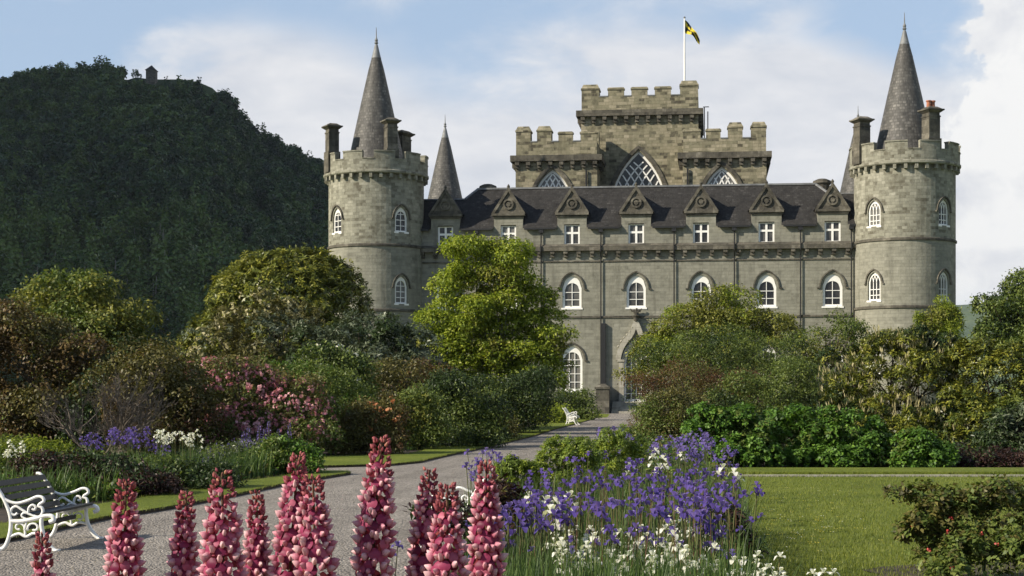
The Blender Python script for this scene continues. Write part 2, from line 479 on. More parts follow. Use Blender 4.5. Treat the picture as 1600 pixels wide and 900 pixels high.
def np_mesh(name, V, Q, mats, mi=None, var=None, parent=None, smooth=False):
    """V (n,3), Q (m,4) quads; var one float per face"""
    V = np.asarray(V, np.float32); Q = np.asarray(Q, np.int32)
    me = bpy.data.meshes.new(name)
    me.vertices.add(len(V)); me.vertices.foreach_set('co', V.ravel())
    me.loops.add(Q.size); me.loops.foreach_set('vertex_index', Q.ravel())
    me.polygons.add(len(Q))
    k = Q.shape[1]
    me.polygons.foreach_set('loop_start', np.arange(0, Q.size, k, dtype=np.int32))
    me.polygons.foreach_set('loop_total', np.full(len(Q), k, np.int32))
    for m in mats:
        me.materials.append(MAT[m])
    if mi is not None:
        me.polygons.foreach_set('material_index', np.asarray(mi, np.int32))
    if smooth:
        me.polygons.foreach_set('use_smooth', np.ones(len(Q), bool))
    if var is not None:
        a = me.attributes.new('var', 'FLOAT', 'FACE')
        a.data.foreach_set('value', np.clip(np.asarray(var, np.float32), 0, 1))
    me.update(calc_edges=True)
    o = bpy.data.objects.new(name, me)
    COL.objects.link(o)
    o.parent = parent
    return o

# ------------------------------------------------------------------ ground, path, lawns, beds
def structure(o):
    o['kind'] = 'structure'
    return o

def pline(y): return 9.7 - (125.0 - y) * 0.1228      # the axis of the garden walk

b = MB()
b.add([(-9000, -300, 0), (9000, -300, 0), (9000, 12000, 0), (-9000, 12000, 0)], [(0, 1, 2, 3)])
structure(b.build('ground', 'grass'))

def clean(poly):
    a = sum(p[0] * q[1] - q[0] * p[1] for p, q in zip(poly, poly[1:] + poly[:1]))
    return poly if a > 0 else poly[::-1]

bed_left = [(-0.9, 3.0), (-1.05, 9), (-0.95, 14), (-0.35, 17), (0.1, 20), (0.0, 25), (0.5, 31), (1.6, 40), (3.3, 54), (5.4, 72), (7.0, 86), (9.3, 106)]
bed_right = [(2.0, 3.0), (2.0, 9), (2.25, 15), (3.3, 22), (4.4, 31), (4.9, 34), (5.4, 42), (6.5, 54), (8.5, 72), (10.0, 86), (11.8, 106)]

gr = [(-60, 3), (-0.5, 3), (-0.8, 9)] + [(x + 0.25, y) for x, y in bed_left[2:]] + [(11.6, 120.6), (14, 124.8), (5, 126), (7.2, 118), (6.2, 104),
      (4.0, 97), (0.5, 60), (-1.9, 41.7), (-2.6, 38), (-4.2, 36.4), (-14, 36.4), (-14, 33), (-5, 28), (-6.4, 21), (-7.6, 16), (-60, 10)]
b = MB()
from mathutils.geometry import tessellate_polygon
def flat_poly(mb, poly, z, mat=0):
    vs = [Vector((x, y, 0)) for x, y in poly]
    tris = tessellate_polygon([vs])
    out = []
    for t in tris:
        a, c, d = (vs[i] for i in t)
        out.append(t if (c - a).cross(d - a).z > 0 else tuple(reversed(t)))
    mb.add([(x, y, z) for x, y in poly], out, mat)
flat_poly(b, clean(gr), 0.004)
structure(b.build('gravel_path', 'gravel'))

def raised(name, poly, z, mats, kind='structure'):
    poly = clean(poly)
    mb = MB()
    flat_poly(mb, poly, z, 0)
    for i in range(len(poly)):
        a, c = poly[i], poly[(i + 1) % len(poly)]
        mb.quad((*a, -0.05), (*c, -0.05), (*c, z), (*a, z), 1)
    o = mb.build(name, mats)
    o['kind'] = kind
    return o

def gp(*pts): return [ground_at(*p) for p in pts]
# mown strip between border and walk, nearer piece with a rounded end
e1 = gp((-330, 905), (20, 846), (160, 814), (270, 796), (380, 774), (455, 757), (530, 745), (548, 742), (540, 739.5), (500, 739))
e1 = e1 + gp((380, 756), (270, 775), (160, 792), (20, 822), (-330, 868))
raised('lawn_strip', e1, 0.06, ['grass', 'soil'])
e2 = gp((440, 732), (500, 731.5), (610, 728.5), (655, 724), (690, 715.5), (760, 700.5), (830, 683.5), (862, 673), (905, 661.5), (925, 655.5), (938, 650.5)) \
   + gp((925, 648.5), (895, 652), (860, 659), (830, 668), (740, 688), (690, 700), (640, 712), (560, 715), (440, 716))
raised('lawn_strip', e2, 0.06, ['grass', 'soil'])
# planted ground
raised('border_soil', [(-40, 12)] + gp((-330, 872), (20, 826), (160, 796), (270, 779), (380, 760), (498, 741.5)) +
       [(-5.0, 36.6), (-4.9, 41.6), (-2.9, 43.2), (-1.2, 54), (1.0, 74), (4.5, 110), (-14, 112), (-40, 80)], 0.03, ['soil', 'soil'])
raised('border_soil', [(4.95, 34.4), (40, 34.4), (40, 90), (13, 112), (11.9, 106), (10.1, 86), (8.6, 72), (6.6, 54), (5.5, 42)], 0.03, ['soil', 'soil'])
mb = MB()
NB = 60
def lerp_pts(pts, y):
    for (x0, y0), (x1, y1) in zip(pts, pts[1:]):
        if y0 <= y <= y1:
            return x0 + (x1 - x0) * (y - y0) / (y1 - y0)
    return pts[-1][0]
def bed_z(y): return 0.035 + 0.25 * (1 - min(1, max(0, (y - 5.5) / 4.0)))
ys = [3 + 103 * (i / NB) ** 1.6 for i in range(NB + 1)]
for ya, yb in zip(ys, ys[1:]):
    row = []
    for y in (ya, yb):
        l, r = lerp_pts(bed_left, y), lerp_pts(bed_right, y)
        z = bed_z(y)
        row.append([(l, y, 0.0), (l + 0.15, y, z), (r - 0.15, y, z), (r, y, 0.0)])
    for k in range(3):
        mb.quad(row[0][k], row[0][k + 1], row[1][k + 1], row[1][k])
structure(mb.build('flower_bed', 'soil'))
# stone edging at the far side of the lawn with a grass verge behind it
mb = MB(); mb.box(4.6, 12.8, 32.35, 32.62, -0.02, 0.035)
tag(mb.build('stone_edging', 'pale_stone'), 'thin pale stone edging along the far side of the right lawn', 'edging')
mb = MB(); mb.box(4.55, 14, 32.62, 34.5, -0.02, 0.09)
structure(mb.build('lawn_verge', 'grass'))
# ------------------------------------------------------------------ castle
TH = R(7.0)
castle = empty('castle', (9.7, 125.0, 0.0), -TH)
tag(castle, 'grey-green stone castle with round corner towers, cone roofs and battlements', 'castle')

def arch(c, w, spring, apex):
    a, h = w / 2, apex - spring
    if h >= a:
        r = (a * a + h * h) / (2 * a)
        return lambda u: spring + math.sqrt(max(0.0, r * r - (min(a, abs(u - c)) + r - a) ** 2))
    return lambda u: spring + h * math.sqrt(max(0.0, 1 - (min(a, abs(u - c)) / a) ** 2))

class Opening:
    def __init__(self, c, w, s, spring, apex, flat=False):
        self.c, self.w, self.s, self.spring, self.apex = c, w, s, spring, apex
        self.top = (lambda u: apex) if flat else arch(c, w, spring, apex)
        self.flat = flat
        n = 1 if flat else 14
        self.us = [c - w / 2 + w * (0.5 - 0.5 * math.cos(math.pi * i / n)) for i in range(n + 1)]

def flat_map(v0=0.0):
    return lambda u, d, z: (u, v0 + d, z)
def cyl_map(cx, cy, rad, phi):
    return lambda u, d, z: (cx + (rad - d) * math.sin(phi + u / rad), cy - (rad - d) * math.cos(phi + u / rad), z)

def wall(mb, mp, u0, u1, z0, z1, ops=(), du=None, depth=0.28, mat=0):
    us = [u0, u1]
    for o in ops:
        us += o.us
    us = sorted(us)
    if du:
        fine = [us[0]]
        for a, c in zip(us, us[1:]):
            n = max(1, int(math.ceil((c - a) / du)))
            fine += [a + (c - a) * (i + 1) / n for i in range(n)]
        us = fine
    def q(a, c, za, zb, zc, zd):
        mb.quad(mp(a, 0, za), mp(c, 0, zb), mp(c, 0, zc), mp(a, 0, zd), mat, [(a, za), (c, zb), (c, zc), (a, zd)])
    for a, c in zip(us, us[1:]):
        if c - a < 1e-6:
            continue
        mid = (a + c) / 2
        op = next((o for o in ops if abs(mid - o.c) < o.w / 2), None)
        if op is None:
            q(a, c, z0, z0, z1, z1)
        else:
            if op.s > z0 + 1e-4:
                q(a, c, z0, z0, op.s, op.s)
            q(a, c, op.top(a), op.top(c), z1, z1)
    for o in ops:
        l, r = o.c - o.w / 2, o.c + o.w / 2
        sp = o.top(l)
        mb.quad(mp(l, 0, o.s), mp(l, 0, sp), mp(l, depth, sp), mp(l, depth, o.s), mat)
        mb.quad(mp(r, depth, o.s), mp(r, depth, sp), mp(r, 0, sp), mp(r, 0, o.s), mat)
        for a, c in zip(o.us, o.us[1:]):
            mb.quad(mp(a, 0, o.top(a)), mp(c, 0, o.top(c)), mp(c, depth, o.top(c)), mp(a, depth, o.top(a)), mat)
            mb.quad(mp(a, depth, o.s), mp(c, depth, o.s), mp(c, 0, o.s), mp(a, 0, o.s), mat)

def sweep2d(mb, pts, w, d0, d1, mp, mat=0, caps=True):
    n = len(pts)
    L, Rr = [], []
    for i in range(n):
        a = pts[max(0, i - 1)]; c = pts[min(n - 1, i + 1)]
        tx, tz = c[0] - a[0], c[1] - a[1]
        l = math.hypot(tx, tz) or 1
        nx, nz = -tz / l, tx / l
        L.append((pts[i][0] + nx * w / 2, pts[i][1] + nz * w / 2)); Rr.append((pts[i][0] - nx * w / 2, pts[i][1] - nz * w / 2))
    for i in range(n - 1):
        l0, l1, r0, r1 = L[i], L[i + 1], Rr[i], Rr[i + 1]
        mb.quad(mp(r0[0], d0, r0[1]), mp(r1[0], d0, r1[1]), mp(l1[0], d0, l1[1]), mp(l0[0], d0, l0[1]), mat)
        mb.quad(mp(l0[0], d0, l0[1]), mp(l1[0], d0, l1[1]), mp(l1[0], d1, l1[1]), mp(l0[0], d1, l0[1]), mat)
        mb.quad(mp(r0[0], d1, r0[1]), mp(r1[0], d1, r1[1]), mp(r1[0], d0, r1[1]), mp(r0[0], d0, r0[1]), mat)
    if caps:
        for i in (0, n - 1):
            mb.quad(mp(L[i][0], d0, L[i][1]), mp(Rr[i][0], d0, Rr[i][1]), mp(Rr[i][0], d1, Rr[i][1]), mp(L[i][0], d1, L[i][1]), mat)

def hood(mb, o, off, w, mp, ret=0.22, mat=0):
    a = o.w / 2 + off
    top = arch(o.c, 2 * a, o.spring, o.apex + off * 1.25)
    us = [o.c - a + 2 * a * (0.5 - 0.5 * math.cos(math.pi * i / 16)) for i in range(17)]
    pts = [(u, top(u)) for u in us]
    if ret:
        pts = [(o.c - a - ret, o.spring - 0.1), (o.c - a - 0.02, o.spring - 0.09)] + pts[1:-1] + [(o.c + a + 0.02, o.spring - 0.09), (o.c + a + ret, o.spring - 0.1)]
    sweep2d(mb, pts, w, -0.11, 0.0, mp, mat)

def window(o, mp, rows, cols, fw=0.13, inner=None, tracery=None, dr=0.12, pane_mat='glass', bar=0.05, disc=False):
    """white frame filling the opening o (part), glass as its child"""
    mb = MB()
    l, r = o.c - o.w / 2, o.c + o.w / 2
    if inner is None:
        it = (lambda u: o.apex - fw) if o.flat else arch(o.c, o.w - 2 * fw, o.spring, max(o.spring + 0.2, o.apex - fw * 1.6))
    else:
        it = inner
    il, ir, ib = l + fw, r - fw, o.s + fw
    us = sorted(set([il, ir] + [u for u in o.us if il < u < ir] + ([il + (ir - il) * i / 10 for i in range(1, 10)] if inner else [])))
    def q(p0, p1, p2, p3):
        mb.quad(mp(p0[0], dr, p0[1]), mp(p1[0], dr, p1[1]), mp(p2[0], dr, p2[1]), mp(p3[0], dr, p3[1]))
    q((l, o.s), (il, o.s), (il, o.top(il)), (l, o.top(l)))
    q((ir, o.s), (r, o.s), (r, o.top(r)), (ir, o.top(ir)))
    q((il, o.s), (ir, o.s), (ir, ib), (il, ib))
    # projecting sill
    sw = 0.09
    for (a, c) in ((l - sw, r + sw),):
        vs = [mp(a, -0.05, o.s - 0.1), mp(c, -0.05, o.s - 0.1), mp(c, -0.05, o.s + 0.03), mp(a, -0.05, o.s + 0.03), mp(c, dr, o.s + 0.03), mp(a, dr, o.s + 0.03),
              mp(a, 0.0, o.s - 0.1), mp(c, 0.0, o.s - 0.1)]
        mb.add(vs, [(0, 1, 2, 3), (3, 2, 4, 5), (6, 7, 1, 0)])
    pd = dr + 0.09
    for a, c in zip(us, us[1:]):
        q((a, it(a)), (c, it(c)), (c, o.top(c)), (a, o.top(a)))
        mb.quad(mp(a, dr, it(a)), mp(c, dr, it(c)), mp(c, pd, it(c)), mp(a, pd, it(a)))
    mb.quad(mp(il, dr, ib), mp(il, dr, it(il)), mp(il, pd, it(il)), mp(il, pd, ib))
    mb.quad(mp(ir, pd, ib), mp(ir, pd, it(ir)), mp(ir, dr, it(ir)), mp(ir, dr, ib))
    mb.quad(mp(il, pd, ib), mp(ir, pd, ib), mp(ir, dr, ib), mp(il, dr, ib))
    if tracery:
        # mullions that branch into intersecting arcs
        nm, rad = tracery
        iw = ir - il
        for i in range(1, nm):
            u = il + iw * i / nm
            if o.spring > ib:
                sweep2d(mb, [(u, ib), (u, o.spring)], bar, dr + 0.02, pd, mp, caps=False)
            for sgn in (-1, 1):
                pts = []
                for k in range(40):
                    t = k / 39 * 1.5
                    pu = u + sgn * rad * (1 - math.cos(t)); pz = o.spring + rad * math.sin(t)
                    if pu < il or pu > ir or pz > it(pu):
                        break
                    pts.append((pu, pz))
                if len(pts) > 2:
                    sweep2d(mb, pts, bar, dr + 0.02, pd, mp, caps=False)
    else:
        for i in range(1, cols):
            u = il + (ir - il) * i / cols
            sweep2d(mb, [(u, ib), (u, it(u))], bar, dr + 0.02, pd, mp, caps=False)
    zt = o.spring if tracery else (o.apex - fw)
    for z in rows:
        if o.flat or z < o.spring:
            sweep2d(mb, [(il, z), (ir, z)], bar, dr + 0.022, pd, mp, caps=False)
        else:
            uu = [u for u in np.linspace(il, ir, 60) if it(u) > z]
            if uu:
                sweep2d(mb, [(uu[0], z), (uu[-1], z)], bar, dr + 0.022, pd, mp, caps=False)
    w_ = mb.build('window', 'white_paint', castle)
    pb = MB()
    for a, c in zip(us, us[1:]):
        n = 3
        pb.quad(mp(a, pd, ib), mp(c, pd, ib), mp(c, pd, it(c)), mp(a, pd, it(a)))
    pn = pb.build('pane', pane_mat, w_)
    return w_

# ---- south front
FM = flat_map(0.0)
front = MB(); hoods = MB()
P = 5.03
ks = range(-3, 4)
Z1, Z2, ZE = 7.5, 12.7, 14.55
edges = [-17.4] + [P * (k + 0.5) for k in range(-3, 3)] + [17.4]
wins = []
for i, k in enumerate(ks):
    u0, u1, c = edges[i], edges[i + 1], P * k
    if k == 0:
        o = Opening(c, 1.9, 0.9, 3.9, 5.6)
        door = o
    else:
        o = Opening(c, 1.65, 1.7, 4.15, 5.25); wins.append((o, 'low'))
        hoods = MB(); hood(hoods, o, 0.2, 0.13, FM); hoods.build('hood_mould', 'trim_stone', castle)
    wall(front, FM, u0, u1, -0.3, Z1, [o])
    o = Opening(c, 1.5, 8.2, 9.75, 10.75); wins.append((o, 'mid'))
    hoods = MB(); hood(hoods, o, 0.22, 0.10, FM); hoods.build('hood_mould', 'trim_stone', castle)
    wall(front, FM, u0, u1, Z1, Z2, [o])
    o = Opening(c, 1.22, 13.15, 14.8, 14.8, flat=True); wins.append((o, 'top'))
    wall(front, FM, u0, c - 1.15, Z2, ZE)
    wall(front, FM, c + 1.15, u1, Z2, ZE)
    wall(front, FM, c - 1.15, c + 1.15, Z2, 15.6, [o])
# sides and back of the main block
for s in (-1, 1):
    pts = [(s * 17.4, 0, -0.3), (s * 17.4, 41, -0.3), (s * 17.4, 41, ZE), (s * 17.4, 0, ZE)]
    front.quad(*(pts if s > 0 else pts[::-1]))
front.quad((17.4, 41, -0.3), (-17.4, 41, -0.3), (-17.4, 41, ZE), (17.4, 41, ZE))
front.build('wall', 'ashlar', castle)
for o, kind in wins:
    if kind == 'mid':
        it = arch(o.c, o.w - 0.36, 9.62, 9.62 + (o.w - 0.36) / 2 * 0.98)
        window(o, FM, [8.87, 9.45], 2, 0.18, it)
    elif kind == 'low':
        it = arch(o.c, o.w - 0.36, 4.1, 4.1 + (o.w - 0.36) / 2)
        window(o, FM, [2.4, 3.05, 3.7, 4.15], 3, 0.18, it)
    else:
        window(o, FM, [14.12], 2, 0.13, bar=0.16)

# strings, cornice with corbels
mb = MB()
mb.box(-17.2, 17.2, -0.09, 0.05, 7.42, 7.58)
mb.build('string_course', 'trim_stone', castle)
mb = MB(); mb.box(-17.2, 17.2, -0.07, 0.05, 11.82, 11.92)
mb.build('string_course', 'trim_stone', castle)
mb = MB()
mb.box(-17.2, 17.2, -0.42, 0.05, 12.68, 13.02)
mb.add([(-17.2, -0.42, 13.02), (17.2, -0.42, 13.02), (17.2, 0.05, 13.25), (-17.2, 0.05, 13.25), (-17.2, 0.05, 13.02), (17.2, 0.05, 13.02)], [(0, 1, 2, 3), (0, 3, 4), (1, 5, 2)])
u = -16.9
while u < 17:
    mb.box(u - 0.16, u + 0.16, -0.36, 0.05, 12.44, 12.676)
    mb.box(u - 0.16, u + 0.16, -0.2, 0.05, 12.2, 12.438)
    u += 1.035
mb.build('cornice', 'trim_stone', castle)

# downpipes with hopper heads, gutters between the dormers
for u in (-12.6, -7.45, -2.75, 2.95, 7.6, 12.65, 16.5):
    mb = MB()
    mb.tube([(u, -0.14, 0.0), (u, -0.14, 12.15), (u, -0.5, 12.6), (u, -0.5, 13.05), (u, -0.14, 13.4), (u, -0.14, 14.2)], 0.05, 6)
    mb.box(u - 0.17, u + 0.17, -0.32, -0.03, 14.12, 14.42)
    mb.build('downpipe', 'iron', castle)
mb = MB(); mb.box(-2.72, -2.38, -0.3, 0.02, 0.3, 7.0)
mb.build('flue', 'iron', castle)
for i in range(8):
    mb = MB()
    a = -17.3 if i == 0 else P * (i - 4) + 1.28
    c = 17.3 if i == 7 else P * (i - 3) - 1.28
    mb.box(a, c, -0.36, -0.2, 14.38, 14.52)
    mb.build('gutter', 'iron', castle)

# roofs
mb = MB()
def rv(z): return -0.25 + (z - 14.5) * 1.07
outl = [(-17.5, 14.74), (17.5, 14.74), (17.5, 17.2), (15.0, 17.2), (14.0, 18.1), (-13.0, 18.1), (-13.9, 17.2), (-17.5, 17.2)]
pts = [(u, rv(z), z) for u, z in outl]
tri = [(0, 1, 2, 3), (0, 3, 6, 7), (3, 4, 5, 6)]
mb.add(pts, tri)
back = [(u, 8.2 - rv(z), z) for u, z in outl]
mb.add(back, [t[::-1] for t in tri])
for i in range(8):       # the eaves run only between the dormers
    a = -17.5 if i == 0 else P * (i - 4) + 1.16
    c = 17.5 if i == 7 else P * (i - 3) - 1.16
    mb.quad((a, rv(14.5), 14.5), (c, rv(14.5), 14.5), (c, rv(14.74), 14.74), (a, rv(14.74), 14.74))
def hipq(i, j): mb.quad(pts[i], back[i], back[j], pts[j])
hipq(3, 4); hipq(5, 6)
mb.quad(pts[2], back[2], back[3], pts[3]); mb.quad(pts[6], back[6], back[7], pts[7])
# the rest of the castle's roof behind the front range
mb.box(-16.5, 16.5, 8.5, 40, 14.4, 16.6, 0, 1.2)
mb.build('roof', 'slate', castle)
mb = MB()
mb.box(-13.0, 14.0, rv(18.1) - 0.14, rv(18.1) + 0.14, 18.06, 18.2)
for s0, s1 in (((14.0, 18.1), (15.0, 17.2)), ((-13.0, 18.1), (-13.9, 17.2))):
    mb.tube([(s0[0], rv(s0[1]), s0[1] + 0.03), (s1[0], rv(s1[1]), s1[1] + 0.03)], 0.1, 6)
mb.box(15.0, 17.3, rv(17.2) - 0.1, rv(17.2) + 0.1, 17.16, 17.26)
mb.box(-17.3, -13.9, rv(17.2) - 0.1, rv(17.2) + 0.1, 17.16, 17.26)
mb.build('ridge_flashing', 'lead', castle)
for u in (-12.3, 14.6):
    mb = MB(); mb.lathe([(0.55, 17.0), (0.6, 18.1), (0.75, 18.25), (0.7, 18.45), (0.35, 18.6), (0.0, 18.65)], 12, u, 4.4)
    mb.build('vent_cowl', 'trim_stone', castle)

# dormers: cheeks, stone gable with a carved roundel, little slate roof
for k in ks:
    c = P * k
    mb = MB()
    # cheeks and slate roof
    for s in (-1, 1):
        mb.quad((c + s * 1.15, 0, 14.3), (c + s * 1.15, 1.3, 14.3), (c + s * 1.15, 1.3, 15.6), (c + s * 1.15, 0, 15.6))
        mb.quad((c + s * 1.42, 0.28, 15.68), (c + s * 1.42, 1.3, 15.68), (c, 3.4, 17.6), (c, 0.28, 17.6), 2)
        # raking copings
        mb.add([(c + s * 1.36, -0.12, 15.70), (c + s * 1.12, -0.12, 15.70), (c, -0.12, 17.42), (c, -0.12, 17.8),
                (c + s * 1.36, 0.3, 15.70), (c + s * 1.12, 0.3, 15.70), (c, 0.3, 17.42), (c, 0.3, 17.8)],
               [(0, 1, 2, 3), (0, 3, 7, 4), (1, 5, 6, 2), (4, 7, 6, 5)], 1)
    mb.add([(c - 1.14, 0.0, 15.7), (c + 1.14, 0.0, 15.7), (c, 0.0, 17.5)], [(0, 1, 2)], 1)
    mb.box(c - 1.32, c + 1.32, -0.22, 0.3, 15.52, 15.70, 1)
    mb.box(c - 1.22, c + 1.22, -0.1, 0.02, 15.36, 15.519, 1)
    # roundel
    n = 20
    ring = [(c + 0.36 * math.cos(2 * math.pi * i / n), 16.42 + 0.36 * math.sin(2 * math.pi * i / n)) for i in range(n + 1)]
    sweep2d(mb, ring, 0.13, -0.12, 0.0, FM, 1, caps=False)
    mb.lathe([(0.0, 0.0), (0.2, 0.0)], 3, 0, 0, 1) if False else None
    disc = [(c + 0.18 * math.cos(2 * math.pi * i / 10), -0.07, 16.42 + 0.18 * math.sin(2 * math.pi * i / 10)) for i in range(10)]
    mb.add(disc, [tuple(range(10))], 1)
    mb.lathe([(0.09, 17.72), (0.13, 17.86), (0.05, 17.98), (0.0, 18.05)], 8, c, 0.05, 1)
    mb.build('dormer', ['ashlar', 'trim_stone', 'slate'], castle)

# ---- garden door with ogee hood, steps and flanking walls
mb = MB()
for s in (-1, 1):
    mb.box(min(s * 0.95, s * 1.32), max(s * 0.95, s * 1.32), -0.38, 0.0, 0.9, 3.98)
    mb.box(min(s * 0.90, s * 1.45), max(s * 0.90, s * 1.45), -0.45, 0.0, 3.98, 4.16)
def ogee(u):
    xs_ = [0, 0.14, 0.3, 0.5, 0.75, 1.0, 1.2, 1.34, 1.4]; zs_ = [7.35, 6.75, 6.3, 5.95, 5.7, 5.35, 4.95, 4.5, 4.1]
    return float(np.interp(abs(u), xs_, zs_))
us = [-1.4 + 2.8 * (0.5 - 0.5 * math.cos(math.pi * i / 26)) for i in range(27)]
sweep2d(mb, [(u, ogee(u)) for u in us], 0.40, -0.34, 0.0, FM)
it = arch(0, 2.0, 3.98, 5.65)
sweep2d(mb, [(u, it(u)) for u in [-1 + 2 * (0.5 - 0.5 * math.cos(math.pi * i / 16)) for i in range(17)]], 0.24, -0.16, 0.0, FM)
for t in (-1.2, -1.0, -0.8, -0.6, -0.42, -0.26, 0.26, 0.42, 0.6, 0.8, 1.0, 1.2):
    mb.lathe([(0.0, ogee(t) + 0.12), (0.1, ogee(t) + 0.19), (0.12, ogee(t) + 0.27), (0.0, ogee(t) + 0.36)], 7, t * 1.14, -0.25)
mb.build('door_surround', 'pale_stone', castle)
mb = MB()
mb.lathe([(0.0, 7.1), (0.16, 7.15), (0.2, 7.45), (0.28, 7.5), (0.3, 7.58), (0.14, 7.62), (0.12, 7.8)], 10, 0, -0.28)
for s in (-1, 1):
    mb.tube([(0, -0.28, 7.72), (s * 0.22, -0.28, 8.0), (s * 0.42, -0.28, 8.12), (s * 0.3, -0.28, 7.85)], [0.12, 0.1, 0.07, 0.04], 6)
mb.tube([(0, -0.28, 7.7), (0, -0.3, 8.0), (0.08, -0.34, 8.16)], [0.14, 0.11, 0.05], 6)
mb.build('door_finial', 'trim_stone', castle)
mb = MB(); mb.tube([(0.3, -0.3, 7.4), (1.7, -0.12, 6.95)], 0.025, 4)
mb.build('stay_rod', 'iron', castle)
dw = window(door, FM, [1.5, 2.2, 2.9, 3.6], 4, 0.16, dr=0.2)
dw.name = 'door'; dw.data.name = 'door'
mb = MB()
for i in range(5):
    mb.box(-1.7, 1.7, -4.0 + 0.42 * i, -1.9 if i < 4 else 0.1, -0.1 + (0.101 if i else 0) + 0.176 * i - (0.001 if i else 0), 0.17 + 0.176 * i)
mb.build('garden_steps', 'pale_stone', castle)
for s in (-1, 1):
    mb = MB()
    x = s * 2.35
    mb.box(x - 0.5, x + 0.5, -4.4, -3.4, -0.1, 1.85)
    mb.box(x - 0.58, x + 0.58, -4.48, -3.32, 1.85, 2.02)
    mb.box(x - 0.5, x + 0.5, -4.4, -3.4, 2.02, 2.25, 0, 0.3)
    pts = [(-3.39, 1.5), (-2.6, 1.75), (-1.6, 1.95), (0.0, 2.0)]
    for (a, za), (c, zc) in zip(pts, pts[1:]):
        mb.add([(x - 0.22, a, -0.1), (x + 0.22, a, -0.1), (x + 0.22, c, -0.1), (x - 0.22, c, -0.1), (x - 0.22, a, za), (x + 0.22, a, za), (x + 0.22, c, zc), (x - 0.22, c, zc)],
               [(4, 5, 6, 7), (0, 1, 5, 4), (1, 2, 6, 5), (2, 3, 7, 6), (3, 0, 4, 7)])
        mb.add([(x - 0.3, a, za), (x + 0.3, a, za), (x + 0.3, c, zc), (x - 0.3, c, zc), (x - 0.3, a, za + 0.13), (x + 0.3, a, za + 0.13), (x + 0.3, c, zc + 0.13), (x - 0.3, c, zc + 0.13)],
               [(3, 2, 1, 0), (4, 5, 6, 7), (0, 1, 5, 4), (1, 2, 6, 5), (3, 0, 4, 7)])
    mb.build('stair_wall', 'trim_stone', castle)

